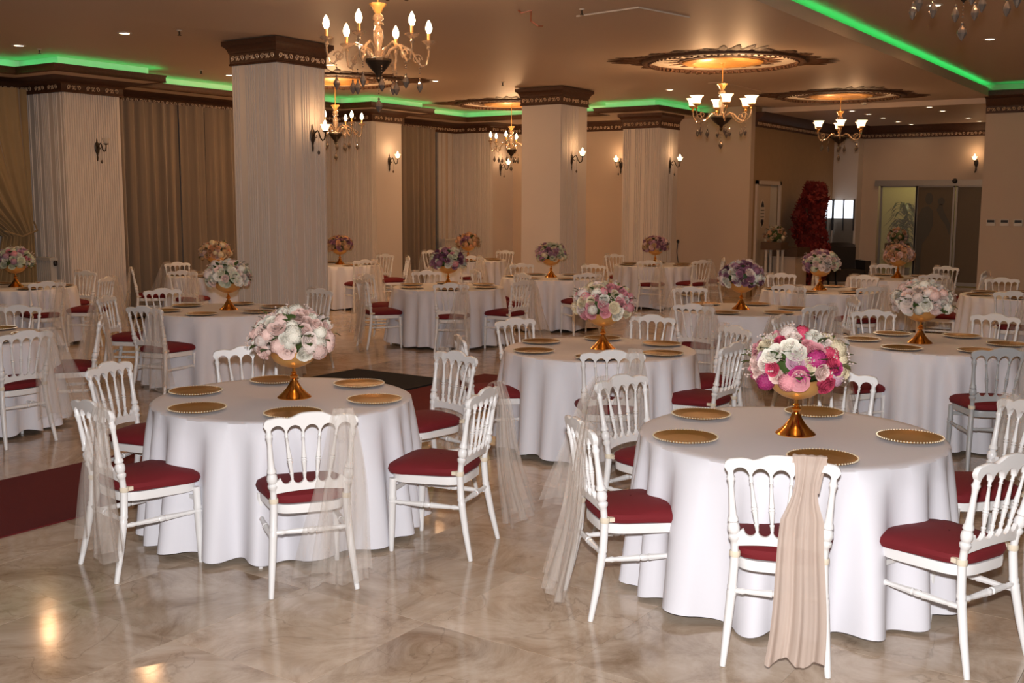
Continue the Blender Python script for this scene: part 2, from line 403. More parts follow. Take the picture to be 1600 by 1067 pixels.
struct('wall_far', MB().box(27.1, 7.55, 0, 27.3, 8.55, 4.2).box(27.1, 3.9, 2.50, 27.3, 7.55, 4.2).box(27.1, 1.5, 0, 27.3, 3.9, 4.2), M_wall)
struct('wall_right', MB().box(21.9, -8, 0, 22.1, 4.2, 4.4), M_wall)
struct('trim_3', MB().box(26.7, 7.95, 0, 27.1, 8.55, 3.79), M_column)

# cornices on the walls
CORN = [(0, 3.50), (0.05, 3.50), (0.055, 3.515), (0.045, 3.53), (0.045, 3.615), (0.06, 3.625), (0.07, 3.64), (0.11, 3.66), (0.19, 3.675), (0.32, 3.69), (0.36, 3.70), (0, 3.70)]
def cornice(name, poly, prof, zr, rev=None, so=0.052):
    o = struct(name, sweep(poly, prof), M_cornice, True)
    rl = MB()
    for a, b in zip(poly, poly[1:]):
        if hypot(b[0] - a[0], b[1] - a[1]) > 0.3: relief_along(rl, a, b, zr, so, 0.26, 0.98)
    part('carved_frieze', rl, M_relief, o)
    return o
wp = [(3, 15.36), (9.67, 15.36), (9.67, 14.4), (10.63, 14.4), (10.63, 15.36), (16.40, 15.36), (16.40, 14.4), (17.30, 14.4), (17.30, 15.36), (20.42, 15.36), (20.42, 14.4), (21.35, 14.4), (21.35, 10.62)]
cornice('trim_4', wp, CORN, 3.572)
cornice('trim_5', [(21.55, 8.55), (26.7, 8.55), (26.7, 7.95), (27.1, 7.95), (27.1, 3.0)], [(0, 3.50), (0.04, 3.50), (0.04, 3.62), (0.10, 3.66), (0.18, 3.74), (0.2, 3.79), (0, 3.79)], 3.56, so=0.045)
cornice('trim_6', [(21.9, 4.2), (21.9, -6)], [(0, 3.60), (0.05, 3.60), (0.05, 3.73), (0.08, 3.76), (0.14, 3.86), (0.34, 3.90), (0.34, 3.99), (0.30, 3.99), (0.30, 3.93), (0, 3.93)], 3.668, so=0.055)
link('led_strip', MB().box(21.66, -6, 3.935, 21.70, 4.0, 3.945).mesh('led_strip', M_led, False), None, label='green glowing strip light above the cornice of the side wall', category='strip light')

# light cove around the curtain wall and end wall
cove = [(3, 14.5), (9.02, 14.5), (9.02, 13.58), (10.85, 13.58), (10.85, 14.5), (15.66, 14.5), (15.66, 13.75), (17.55, 13.75), (17.55, 14.5), (19.68, 14.5), (19.68, 10.95), (19.10, 10.95), (19.10, 9.52), (21.35, 9.52)]
struct('trim_7', sweep(cove, [(-0.03, 3.69), (0.0, 3.69), (0.012, 3.70), (0.004, 3.715), (0.004, 3.765), (0.016, 3.78), (0.016, 3.795), (-0.03, 3.795)]), M_cornice, True)
led = MB()
l2 = sweep(cove, [(-0.05, 3.786), (-0.075, 3.786), (-0.075, 3.792), (-0.05, 3.792)])
link('led_strip', l2.mesh('led_strip', M_led, False), None, label='green glowing strip light on the ledge along the curtain wall', category='strip light')
shelf = MB()
for x0, y0, x1, y1 in ((3, 14.5, 21.35, YW), (9.02, 13.58, 10.85, 14.5), (15.66, 13.75, 17.55, 14.5), (19.68, 9.52, 21.35, 14.5), (19.10, 9.52, 19.68, 10.95)):
    shelf.box(x0, y0, 3.70, x1, y1, 3.785)
struct('trim_8', shelf, M_soffit)
struct('trim_9', sweep(cove, [(-0.17, 3.78), (-0.21, 3.78), (-0.21, 3.91), (-0.17, 3.91)]), mat('white_upstand', (0.75, 0.74, 0.70), 0.6))

# baseboards
struct('baseboard_end', MB().box(21.33, 8.55, 0, 21.35, 14.4, 0.09), M_base)
struct('baseboard_right', MB().box(21.88, -8, 0, 21.9, 4.2, 0.09), M_base)
struct('baseboard_door', MB().box(23.0, 8.53, 0, 26.7, 8.55, 0.09), M_base)

# windows behind the curtains
for n_, (x0, x1) in enumerate(((3.5, 8.95), (10.63, 15.9), (17.30, 19.72))):
    w = struct('window_%d' % (n_ + 1), MB().box(x0, YW - 0.035, 0.15, x1, YW - 0.02, 3.5), M_glass_night)
    k = max(2, round((x1 - x0) / 1.3)); 
    for i in range(k + 1):
        xx = x0 + (x1 - x0) * i / k; part('mullion', MB().box(xx - 0.03, YW - 0.06, 0.15, xx + 0.03, YW - 0.03, 3.5), M_alu, w, False)
def curtain(x0, x1, y, z0, z1, material, label, wl=0.19, amp=0.07, seed=0, group=None):
    rnd = random.Random(seed); ph = [rnd.uniform(0, 6.3) for _ in range(4)]
    w = x1 - x0; n = int(w / 0.018)
    def fn(u, v):
        x = u * w; z = z0 + (z1 - z0) * v
        k = 2 * pi / wl; a = sin(k * x + 1.3 * sin(x * 1.7 + ph[0]) + 0.5 * (1 - v) * sin(x * 3 + ph[3])) * 0.7 + 0.35 * sin(k * 0.43 * x + ph[1]) + 0.2 * sin(k * 2.1 * x + ph[2])
        return (x - w / 2, a * amp * (1.25 - 0.45 * v), z)
    me = MB().grid(fn, n, 10)
    me.f = [f[::-1] for f in me.f]
    return thing('curtain', label, 'curtain', ((x0 + x1) / 2, y, 0), me=me.mesh('curtain', material, True, 80), group=group)
curtain(10.72, 12.34, 15.16, 0.03, 3.55, M_curtain, 'taupe floor-length curtain next to the pillar with the unlit lamp', seed=1)
curtain(12.352, 12.93, 15.16, 0.03, 3.55, M_curtain, 'taupe curtain panel between two narrow bright gaps', seed=2)
curtain(12.942, 15.85, 15.16, 0.03, 3.55, M_curtain, 'wide taupe curtain ending behind the big ribbed column', seed=3)
curtain(17.42, 19.42, 15.16, 0.03, 3.55, M_curtain, 'taupe curtain between the second pillar and the dark window gap', seed=4)
# tied-back drape
def drape(u, v):
    z = 3.55 - 3.5 * v; t = min(1, max(0, (3.55 - z) / 2.1)); q = t ** 1.7
    xa, xb = -3.2, 0.0; g = 0.55
    xl = xa * (1 - q) + (-0.55) * q; xr = 0.0 - 0.05 * q
    if z < 1.45: s = (1.45 - z); xl -= 0.25 * s; xr = -0.05 + 0.02 * s
    w = u ** 1.0; k = 46
    return (xl + (xr - xl) * w, 0.06 * sin(k * u) * (1 - 0.5 * q) + 0.02 * sin(2.3 * k * u) - 0.06 * q, z)
t = thing('drape', 'olive-gold drape gathered and tied back at the edge of the picture', 'curtain', (9.50, 14.98, 0), me=MB().grid(lambda u, v: drape(u, 1 - v), 170, 24).mesh('drape', M_drape, True, 80))
part('tieback', MB().tube([(-0.56, -0.12, 1.5), (-0.3, -0.16, 1.42), (-0.04, -0.12, 1.5), (0.02, 0.05, 1.62)], 0.014, 6), M_drape, t)

def radiator(x, w, y, label, rz=0):
    t = thing('radiator', label, 'radiator', (x, y, 0), rz)
    n = int(w / 0.05)
    for i in range(n): part('fin', MB().box(i * 0.05, -0.05, 0.18, i * 0.05 + 0.034, 0.05, 1.06), M_radiator, t, False)
    part('top_cover', MB().box(-0.02, -0.07, 1.06, n * 0.05, 0.06, 1.10), M_radiator, t, False)
    part('valve', MB().lathe([(0.02, 0), (0.03, 0.02), (0.03, 0.06), (0.015, 0.08)], 10, n * 0.05 + 0.03, 0, 0.98), M_black_plastic, t)
    for xx in (0.05, n * 0.05 - 0.1): part('leg', MB().box(xx, -0.03, 0, xx + 0.03, 0.03, 0.18), M_radiator, t, False)
radiator(9.57, 0.6, 15.2, 'white ribbed radiator beside the tied-back drape', -pi / 2)
radiator(15.9, 0.45, 15.22, 'white ribbed radiator behind the far golden-orange bouquet')
radiator(19.75, 0.6, 15.22, 'white ribbed radiator near the dark window gap')

# ------------------------------------------------------------ entrance end of the hall
d = struct('door_1', MB().box(21.74, 8.56, 0.01, 22.55, 8.60, 2.33), mat('cream_door', (0.60, 0.47, 0.33), 0.5))
part('door_frame', MB().box(21.66, 8.50, 0, 21.74, 8.56, 2.41).box(22.98, 8.50, 0, 23.06, 8.56, 2.41).box(21.66, 8.50, 2.33, 23.06, 8.56, 2.41), M_base, d, False)
part('side_pane', MB().box(22.57, 8.57, 0.01, 22.98, 8.60, 2.33), mat('pale_pane', (0.62, 0.58, 0.50), 0.3), d, False)
def flat(pts, y, th=0.004):
    n = len(pts); mb = MB(); mb.add([(x, y, z) for x, z in pts] + [(x, y + th, z) for x, z in pts], [tuple(range(n)), tuple(range(n, 2 * n))[::-1]] + [(i, (i + 1) % n, n + (i + 1) % n, n + i) for i in range(n)])
    return mb
sg = thing('door_sticker', 'oval sticker of dark marks on the cream door', 'sticker', (22.1, 8.555, 1.72))
part('backing', flat([(0.15 * cos(a * pi / 12), 0.30 * sin(a * pi / 12)) for a in range(24)], -0.004), mat('sticker_white', (0.70, 0.60, 0.48), 0.5), sg, False)
part('top_mark', flat([(-0.09, 0.14), (0.09, 0.14), (0.05, 0.22), (0.0, 0.27), (-0.05, 0.22)], -0.010), M_black_plastic, sg, False)
for k in range(3): part('text_line', flat([(-0.10, 0.08 - k * 0.07), (0.10, 0.08 - k * 0.07), (0.10, 0.065 - k * 0.07), (-0.10, 0.065 - k * 0.07)], -0.010), M_black_plastic, sg, False)
part('heart_mark', flat([(0.0, -0.27), (0.08, -0.18), (0.075, -0.13), (0.04, -0.11), (0, -0.14), (-0.04, -0.11), (-0.075, -0.13), (-0.08, -0.18)], -0.010), M_black_plastic, sg, False)

# sliding doors
d2 = struct('door_2', MB().box(27.02, 3.9, 2.36, 27.14, 7.62, 2.50), M_alu)
def pane(y0, y1, m_, nm_):
    p = part(nm_, MB().box(27.11, y0 + 0.04, 0.1, 27.13, y1 - 0.04, 2.34), m_, d2, False)
    part('frame', MB().box(27.09, y0, 0.02, 27.15, y0 + 0.045, 2.38).box(27.09, y1 - 0.045, 0.02, 27.15, y1, 2.38).box(27.09, y0, 0.02, 27.15, y1, 0.1).box(27.09, y0, 2.33, 27.15, y1, 2.38), M_alu, p, False)
mgl, ngt, nb = nm('clear_door_glass')
nb.inputs['Base Color'].default_value = (0.9, 0.95, 0.9, 1); nb.inputs['Alpha'].default_value = 0.12; nb.inputs['Roughness'].default_value = 0.03
pane(6.63, 7.50, mgl, 'clear_pane'); pane(5.78, 6.66, M_frost, 'frosted_pane'); pane(4.9, 5.76, M_frost, 'frosted_pane'); pane(3.9, 4.88, M_frost, 'frosted_pane')
part('door_sensor', MB().sphere((27.0, 5.78, 2.47), 0.06, 10, 6), M_black_plastic, d2)
# couple silhouette film on the middle pane (flat decal)
def decal(pts):
    n = len(pts); mb = MB(); mb.add([(27.104, y, z) for y, z in pts] + [(27.109, y, z) for y, z in pts], [tuple(range(n)), tuple(range(n, 2 * n))[::-1]] + [(i, (i + 1) % n, n + (i + 1) % n, n + i) for i in range(n)]); return mb
dc = thing('door_decal', 'dark dancing couple silhouette film on the frosted pane', 'decal', (0, 0, 0))
def blob(cy, cz, ry, rz): return [(cy + ry * cos(a * pi / 10), cz + rz * sin(a * pi / 10)) for a in range(20)]
part('head', decal(blob(6.36, 2.06, 0.085, 0.14)), M_sil, dc, False)
part('body', decal([(6.60, 0.6), (6.62, 1.3), (6.60, 1.65), (6.50, 1.85), (6.36, 1.88), (6.26, 1.78), (6.24, 1.45), (6.33, 1.2), (6.46, 1.0), (6.50, 0.7), (6.50, 0.1), (6.60, 0.1)]), M_sil, dc, False)
part('partner_head', decal(blob(6.08, 2.0, 0.08, 0.09)), M_sil, dc, False)
part('partner_arm', decal([(6.12, 1.93), (6.18, 1.8), (6.08, 1.6), (5.96, 1.45), (5.86, 1.2), (5.85, 1.45), (5.96, 1.66), (6.03, 1.8), (6.05, 1.93)]), M_sil, dc, False)
# lobby behind the doors
struct('wall_lobby', MB().box(29.0, 4, -0.1, 29.1, 9.5, 3.2), mat('lobby_yellow_wall', (0.55, 0.50, 0.22), 0.7))
light('lobby_lamp', 'POINT', (28.2, 6.8, 2.9), 22, (1.0, 0.85, 0.45), 0.15)
pl = thing('lobby_plant', 'tall green potted palm seen through the clear door pane', 'plant', (28.0, 7.15, 0))
part('pot', MB().lathe([(0.14, 0), (0.18, 0.02), (0.2, 0.35), (0.17, 0.35), (0.16, 0.3)], 16), M_brown, pl)
part('trunk', MB().tube([(0, 0, 0.3), (0.02, 0, 0.9), (0, 0.02, 1.3)], 0.03, 6), M_stem, pl)
fo = MB(); rnd = random.Random(4)
for i in range(130):
    a = rnd.uniform(0, 6.28); z0 = rnd.uniform(0.7, 1.9); L = rnd.uniform(0.3, 0.5); w = 0.035
    pts = [(L * t * cos(a), L * t * sin(a), z0 + 0.5 * t - 0.6 * t * t) for t in (0, .33, .66, 1)]
    ws = [0.01, w, w, 0.003]
    fo.add([(p[0] - ws[k] * sin(a), p[1] + ws[k] * cos(a), p[2]) for k, p in enumerate(pts)] + [(p[0] + ws[k] * sin(a), p[1] - ws[k] * cos(a), p[2]) for k, p in enumerate(pts)], [(0, 1, 5, 4), (1, 2, 6, 5), (2, 3, 7, 6)])
o = part('foliage', fo, M_green, pl); o['kind'] = 'stuff'

# glowing panes by the corner, put in for a bright window's mirrored reflection
M_glow = emis('reflected_white', (0.85, 0.92, 1.0), 1.5)
M_haze = mat('hazy_mirror_glass', (0.22, 0.20, 0.17), 0.25, 0.3)
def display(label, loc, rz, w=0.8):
    t = thing('window_reflection', label, 'display', loc, rz)
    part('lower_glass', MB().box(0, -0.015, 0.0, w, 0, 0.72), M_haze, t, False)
    part('reflected_glow', MB().box(0.02, -0.02, 0.72, w, 0, 1.15), M_glow, t, False)
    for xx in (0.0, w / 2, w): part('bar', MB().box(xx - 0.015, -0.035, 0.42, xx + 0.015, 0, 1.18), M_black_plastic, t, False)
    if 0: part('shelf_bracket', MB().box(w * .4, -0.06, 0.80, w * .75, -0.02, 0.83), M_black_plastic, t, False)
    if 0: part('lamp_globe', MB().sphere((w * .7, -0.05, 1.02), 0.05, 10, 6), M_dark, t)
display('glowing stand-in for a window reflection on the door wall beside the red maple', (25.86, 8.548, 0.86), 0)
display('glowing stand-in for a window reflection on the corner pilaster by the sliding doors', (26.698, 8.50, 0.86), -pi / 2, 0.5)

# ------------------------------------------------------------ carpets
link('red_carpet', sweep([(-4, 5.87), (9.95, 5.87)], [(0, 0.001), (-1.22, 0.001), (-1.22, 0.010), (0, 0.010)]).mesh('red_carpet', M_carpet, False), None, label='long dark red runner carpet crossing the marble floor', category='carpet')
link('black_mat', MB().box(7.6, 7.11, 0.001, 9.34, 8.47, 0.022).mesh('black_mat', M_stage, False), None, label='black flat mat on the floor at the edge of the red runner', category='mat')

# ------------------------------------------------------------ chair
POST = [(0, .0125), (.02, .014), (.18, .018), (.34, .020), (.36, .022), (.37, .018), (.385, .022), (.40, .019), (.52, .019), (.56, .0165), (.60, .0165), (.622, .018), (.63, .024), (.645, .025), (.655, .016), (.665, .024), (.685, .027), (.705, .024), (.715, .016), (.725, .024), (.74, .022), (.75, .017), (.80, .015), (.90, .012), (.93, .015), (.945, .019), (.96, .013), (1, .013)]
SPN = [(0, .007), (.08, .0085), (.12, .011), (.135, .007), (.20, .0085), (.33, .011), (.37, .0125), (.385, .008), (.40, .013), (.42, .014), (.44, .008), (.46, .0125), (.55, .010), (.75, .007), (.88, .0065), (.90, .010), (.915, .007), (1, .008)]
STR = [(0, .009), (.08, .011), (.12, .014), (.15, .010), (.20, .012), (.40, .015), (.44, .017), (.45, .011), (.48, .017), (.52, .017), (.55, .011), (.56, .017), (.60, .015), (.80, .012), (.85, .010), (.88, .014), (.92, .011), (1, .009)]
FLEG = [(0, .012), (.04, .0135), (.35, .018), (.66, .021), (.68, .024), (.70, .019), (.73, .024), (.76, .020), (1, .021)]
def yback(z): return -0.205 - max(0, z - 0.45) * 0.17      # rake of the back
def chair_parts(M):
    P = []
    for s in (-1, 1):
        P.append(('rear_leg', MB().turned([(s * .215, -.285, 0), (s * .200, -.245, .18), (s * .183, -.208, .40), (s * .182, yback(.5), .50), (s * .196, yback(.68), .68), (s * .208, yback(.86), .865)], POST, 10), M))
        P.append(('front_leg', MB().turned([(s * .205, .198, 0), (s * .198, .188, .42)], FLEG, 10), M))
        P.append(('side_stretcher', MB().turned([(s * .200, .192, .285), (s * .192, -.226, .285)], STR, 8), M))
        P.append(('cushion_tie', MB().lathe([(.0215, -.013), (.0235, -.008), (.0235, .008), (.0215, .013)], 12, s * .182, yback(.475), .475, cap=False).box(s * .182 - .012, yback(.475) + .012, .465, s * .182 + .012, yback(.475) + .045, .485), M_tie))
    P.append(('rear_stretcher', MB().turned([(-.190, -.222, .315), (.190, -.222, .315)], STR, 8), M))
    P.append(('front_stretcher', MB().box(-.196, .180, .345, .196, .196, .368), M))
    # seat frame: rounded trapezoid ring
    def outline(gx, gy, n=32):
        o = []
        for i in range(n):
            a = 2 * pi * i / n; c, s_ = cos(a), sin(a)
            x = abs(c) ** .45 * (1 if c > 0 else -1); y = abs(s_) ** .45 * (1 if s_ > 0 else -1)
            w = (.198 + .024 * y) + gx
            o.append((x * w, .0 + y * (.212 + gy)))
        return o
    fr = MB(); outs = [outline(-.03, -.03), outline(0, 0), outline(.002, .002), outline(0, 0), outline(-.03, -.03)]; zs = [.402, .402, .43, .447, .447]
    n = 32; vs = [(x, y, z) for o_, z in zip(outs, zs) for x, y in o_]
    fr.add(vs, [(j * n + i, j * n + (i + 1) % n, ((j + 1) % 5) * n + (i + 1) % n, ((j + 1) % 5) * n + i) for j in range(5) for i in range(n)])
    P.append(('seat_frame', fr, M))
    cu = MB(); lv = [(-.01, .448), (.012, .455), (.020, .474), (.014, .494), (-.012, .510), (-.06, .522), (-.12, .530), (-.18, .532)]
    vs = []
    for g, z in lv:
        for x, y in outline(g, g):
            vs.append((x, y * 1.0 + .012, z - .006 * (y > .1)))
    m_ = len(lv); fs = [(j * n + i, j * n + (i + 1) % n, (j + 1) * n + (i + 1) % n, (j + 1) * n + i) for j in range(m_ - 1) for i in range(n)]
    fs += [tuple((m_ - 1) * n + i for i in range(n)), tuple(range(n))[::-1]]
    cu.add(vs, fs); P.append(('cushion', cu, M_red))
    # crest rail
    L = .232; piers = [-.206, -.1236, -.0412, .0412, .1236, .206]
    def zt(x):
        q = abs(x) / L
        if q < .18: b = .930 - .002 * (q / .18) ** 2
        elif q < .50: t_ = (q - .18) / .32; b = .928 - .024 * (t_ * t_ * (3 - 2 * t_))
        elif q < .86: t_ = (q - .50) / .36; b = .904 + .006 * sin(pi * t_) - .001
        else: t_ = (q - .86) / .14; b = .903 - .030 * (1 - sqrt(max(0, 1 - t_ * t_)))
        return b
    def zb(x):
        ax = abs(x)
        if ax > .206: t_ = (ax - .206) / (L - .206); return .838 + .03 * t_ * t_
        for a, b in zip(piers, piers[1:]):
            if a <= x <= b:
                c = (a + b) / 2; h = (b - a) / 2; q = (x - c) / (h * .90)
                return .826 if abs(q) >= 1 else .826 + .042 * sqrt(1 - q * q)
        return .826
    cr = MB(); N = 97; th = .012
    vs = []
    for i in range(N):
        x = -L + 2 * L * i / (N - 1); y = -.008 * (1 - (x / L) ** 2); a, b = zb(x), zt(x)
        for yy, z in ((th, a), (th, b - .004), (th * .5, b), (-th * .5, b), (-th, b - .004), (-th, a)): vs.append((x, yback(z) + y + yy, z))
    fs = [(i * 6 + j, i * 6 + (j + 1) % 6, (i + 1) * 6 + (j + 1) % 6, (i + 1) * 6 + j) for i in range(N - 1) for j in range(6)]
    fs += [tuple(range(6))[::-1], tuple((N - 1) * 6 + j for j in range(6))]
    cr.add(vs, fs); P.append(('crest_rail', cr, M))
    lp = [-.150, -.0915, -.0305, .0305, .0915, .150]
    def zt2(x):
        for a, b in zip(lp, lp[1:]):
            if a <= x <= b:
                c = (a + b) / 2; h = (b - a) / 2; q = (x - c) / (h * .86)
                return .592 if abs(q) >= 1 else .592 - .030 * sqrt(1 - q * q)
        return .592 - (abs(x) - .150) * .9
    lr = MB(); vs = []
    for i in range(N):
        x = -.178 + .356 * i / (N - 1); y = -.012 * (1 - (x / .178) ** 2); a = .512 + .016 * (1 - (x / .178) ** 2); b = zt2(x)
        for yy, z in ((.010, a), (.010, b), (-.010, b), (-.010, a)): vs.append((x, yback(z) + y + yy, z))
    fs = [(i * 4 + j, i * 4 + (j + 1) % 4, (i + 1) * 4 + (j + 1) % 4, (i + 1) * 4 + j) for i in range(N - 1) for j in range(4)]
    fs += [(3, 2, 1, 0), tuple((N - 1) * 4 + j for j in range(4))]
    lr.add(vs, fs); P.append(('lower_rail', lr, M))
    for k in range(1, 5):
        P.append(('spindle', MB().tube and MB().turned([(lp[k], yback(.588) - .009, .588), (piers[k], yback(.83) - .006, .83)], SPN, 8), M))
    return P
def make_chair(M, name='chair'):
    t = thing(name, 'x', 'chair')
    for n_, mb, mm in chair_parts(M): part(n_, mb, mm, t)
    return t
chair_w = make_chair(M_white); chair_g = make_chair(M_grey)
used = {'w': False, 'g': False}

# sashes (tulle falling from the crest rail, on the side of the chair's +x post)
def sash_mesh(seed, xc, w0, w1, m_, zb, out=0.10, front=True, pinch=False):
    rnd = random.Random(seed); ph = [rnd.uniform(0, 6.3) for _ in range(5)]; mb = MB()
    def width(v):
        if pinch: return w0 * (1 - .45 * sin(pi * min(1, v / .3))) + (w1 - w0) * v ** 0.9
        return w0 + (w1 - w0) * v ** 0.75
    def fn(u, v):
        z = .936 - (.936 - zb) * v; w = width(v); s = u - .5
        x = xc + s * w + out * v * 1.0 + .010 * sin(6 * v + ph[0])
        f = sin(s * 13 + ph[1] + 1.2 * v) + .45 * sin(s * 29 + ph[2] - v) + .2 * sin(s * 55 + ph[3])
        k = 1.0 if not pinch else .55
        y = yback(.93) - .028 - .028 * min(1, v * 5) - .06 * v * v + f * (.006 + .024 * v) * k + .025 * sin(3 * v + ph[3]) * v
        return (x, y, z + .018 * sin(s * 11 + ph[4]) * v ** 8)
    mb.grid(fn, 40, 24)
    if not pinch:   # second, looser layer
        def fn2(u, v):
            x, y, z = fn(u, v); s = u - .5
            return (x - .03 * v + s * .10 * v, y + .018 + .022 * sin(s * 17 + ph[2]) * v, z + .05 * v)
        mb.grid(fn2, 30, 18)
    def kn(u, v):
        a = pi * v; s = (u - .5) * w0
        return (xc + s, yback(.90) - .031 * cos(a), .905 + .031 * sin(a) + .002 * sin(u * 25))
    mb.grid(kn, 18, 8)
    if front:
        def fr(u, v):
            z = .905 - .13 * v; s = (u - .5) * w0 * (1 - .35 * v)
            return (xc + s, yback(z) + .030 - .045 * v * v + .004 * sin(u * 20), z)
        mb.grid(fr, 12, 6)
    return mb.mesh('sash', m_, True, 180)
SASH = [sash_mesh(i, .160, .095, .30 + .05 * i, M_tulle, .09 + .03 * i, (-.06, .10, .03, .13)[i]) for i in range(4)]
SASH_B = sash_mesh(11, .108, .135, .235, M_chiffon, .10, -.035, True, True)

# ------------------------------------------------------------ table, cloth, plate, vase
def cloth_mesh(seed, rr=.765):
    rnd = random.Random(seed); ph = [rnd.uniform(0, 6.3) for _ in range(8)]; n = 288
    rings = [(0.0001, 0), (.2, 0), (.45, 0), (.70, 0), (rr - .015, 0)]
    mb = MB(); vs = []; fs = []
    for r, _ in rings:
        for i in range(n): a = 2 * pi * i / n; vs.append((r * cos(a), r * sin(a), .778))
    K = 22
    for j in range(1, 19):
        t = j / 18
        for i in range(n):
            a = 2 * pi * i / n
            q = 19 * a + 1.6 * sin(3 * a + ph[0]) + 1.1 * sin(5 * a + ph[1]) + .35 * t * sin(2 * a + ph[5])
            f = sin(q); f = (abs(f) ** .8) * (1 if f > 0 else -1)
            f2 = sin(11 * a + ph[2] + 1.2 * sin(4 * a + ph[3]))
            m_ = .55 + .45 * sin(2 * a + ph[4])
            amp = (.003 + .064 * t ** 0.75) * (.5 + .5 * m_)
            r = rr + .062 * t ** .8 + amp * f + .020 * t * f2
            z = .778 - .745 * t
            if j == 1: r = rr + .002; z = .770
            if j == 18: z += .014 * f2 + .008 * sin(7 * a + ph[6])
            vs.append((r * cos(a), r * sin(a), z))
    nr = 5 + 18
    for j in range(nr - 1):
        for i in range(n):
            i2 = (i + 1) % n; fs.append((j * n + i, (j + 1) * n + i, (j + 1) * n + i2, j * n + i2))
    mb.add(vs, fs); return mb.mesh('tablecloth', M_cloth, True, 60)
CLOTHS = [cloth_mesh(i) for i in range(5)]
tb = thing('round_table', 'x', 'table')
part('tabletop', MB().lathe([(.01, .745), (.750, .745), (.755, .75), (.755, .768), (.01, .768)], 48), M_brown, tb)
for k in range(4):
    a = pi / 4 + k * pi / 2
    part('leg', MB().box(.48 * cos(a) - .02, .48 * sin(a) - .02, 0, .48 * cos(a) + .02, .48 * sin(a) + .02, .745), M_black, tb, False)
pt = thing('charger_plate', 'x', 'plate')
part('dish', MB().lathe([(.02, 0), (.105, 0), (.112, .003), (.150, .013), (.158, .016), (.157, .019), (.148, .0165), (.110, .0075), (.10, .006), (.001, .006)], 48), M_plate, pt)
bd = MB()
for i in range(64):
    a = 2 * pi * i / 64; bd.sphere((.1585 * cos(a), .1585 * sin(a), .0190), .0046, 6, 4)
part('beaded_rim', bd, M_bead, pt)
vs_ = thing('pedestal_vase', 'x', 'vase')
part('foot', MB().lathe([(.10, 0), (.102, .004), (.092, .014), (.070, .032), (.047, .058), (.030, .085), (.021, .105)], 36), M_gold, vs_)
part('stem', MB().lathe([(.016, .100), (.013, .112), (.024, .124), (.026, .132), (.013, .142), (.017, .150), (.010, .158), (.010, .178), (.018, .186)], 24), M_gold, vs_)
part('bowl', MB().lathe([(.01, .182), (.035, .184), (.075, .197), (.114, .222), (.135, .256), (.140, .290), (.137, .290), (.129, .256), (.108, .226), (.07, .203), (.01, .195)], 40), M_goldsoft, vs_)

# ------------------------------------------------------------ flowers
def petal(mb, a, r0, r1, w, zb, zt_, curl, n=5):
    """cupped petal standing on a ring"""
    vs = []; ca, sa = cos(a), sin(a)
    for j in range(4):
        t = j / 3; rad = r0 + (r1 - r0) * t + curl * t ** 3; z = zb + (zt_ - zb) * sin(t * pi / 2 * 1.05)
        ww = w * (0.62 + 0.5 * sin(pi * (0.15 + 0.62 * t)))
        for i in range(n):
            s = (i / (n - 1) - .5) * 2; th_ = s * ww
            rr = rad - .006 * s * s * t; zz = z - .009 * s * s * t * t
            vs.append((rr * cos(a + th_), rr * sin(a + th_), zz))
    mb.add(vs, [(j * n + i, j * n + i + 1, (j + 1) * n + i + 1, (j + 1) * n + i) for j in range(3) for i in range(n - 1)])
def rose(seed):
    mb = MB(); rnd = random.Random(seed)
    mb.lathe([(.030, -.02), (.030, -.002), (.020, .014), (.008, .026), (.001, .030)], 10)
    for ring, (r0, r1, zb, zt_, k, w, cu) in enumerate([(.007, .006, -.01, .037, 3, 1.3, .001), (.012, .013, -.012, .037, 3, 1.25, .003), (.018, .020, -.014, .034, 4, 1.0, .004), (.024, .028, -.018, .029, 5, .85, .006), (.029, .036, -.022, .021, 6, .74, .007), (.032, .044, -.026, .010, 7, .66, .008)]):
        for i in range(k): petal(mb, 2 * pi * i / k + ring * .7 + rnd.uniform(-.15, .15), r0, r1, w, zb, zt_ + rnd.uniform(-.002, .002), cu)
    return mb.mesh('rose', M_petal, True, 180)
def peony(seed):
    mb = MB(); rnd = random.Random(seed)
    for i in range(44):
        a = rnd.uniform(0, 6.28); q = rnd.uniform(0, 1); r = .048 * sqrt(q)
        petal(mb, a, max(.004, r - .006), r + .003, .66 if r > .02 else 1.1, -.014 - r * .2, .038 - r * .60 + rnd.uniform(-.004, .004), .010)
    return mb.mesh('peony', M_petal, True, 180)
def hydrangea(seed):
    mb = MB(); rnd = random.Random(seed)
    mb.sphere((0, 0, 0), .038, 10, 7)
    for i in range(90):
        z = 1 - 1.55 * (i + .5) / 90; a = i * 2.4; r = sqrt(max(0, 1 - z * z)); c = Vector((r * cos(a), r * sin(a), z))
        q = c.to_track_quat('Z', 'Y').to_matrix(); sp = rnd.uniform(0, 1.5); R0 = .044 + rnd.uniform(-.005, .006)
        for k in range(4):
            b = sp + k * pi / 2
            pts = [Vector((0, 0, 0)), Vector((.009 * cos(b - .6), .009 * sin(b - .6), .003)), Vector((.014 * cos(b), .014 * sin(b), .001)), Vector((.009 * cos(b + .6), .009 * sin(b + .6), .003))]
            mb.add([q @ p + c * R0 for p in pts], [(0, 1, 2, 3)])
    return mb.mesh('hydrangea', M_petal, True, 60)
def leafm():
    mb = MB(); vs = []
    for j in range(6):
        t = j / 5; w = .027 * sin(pi * min(1, t * .95 + .05)) ** .8
        vs += [(-w, .07 * t, .012 * sin(3 * t)), (0, .07 * t, .012 * sin(3 * t) - .004), (w, .07 * t, .012 * sin(3 * t))]
    mb.add(vs, [(j * 3 + i, j * 3 + i + 1, j * 3 + i + 4, j * 3 + i + 3) for j in range(5) for i in range(2)])
    return mb.mesh('leaf', M_green, True, 60)
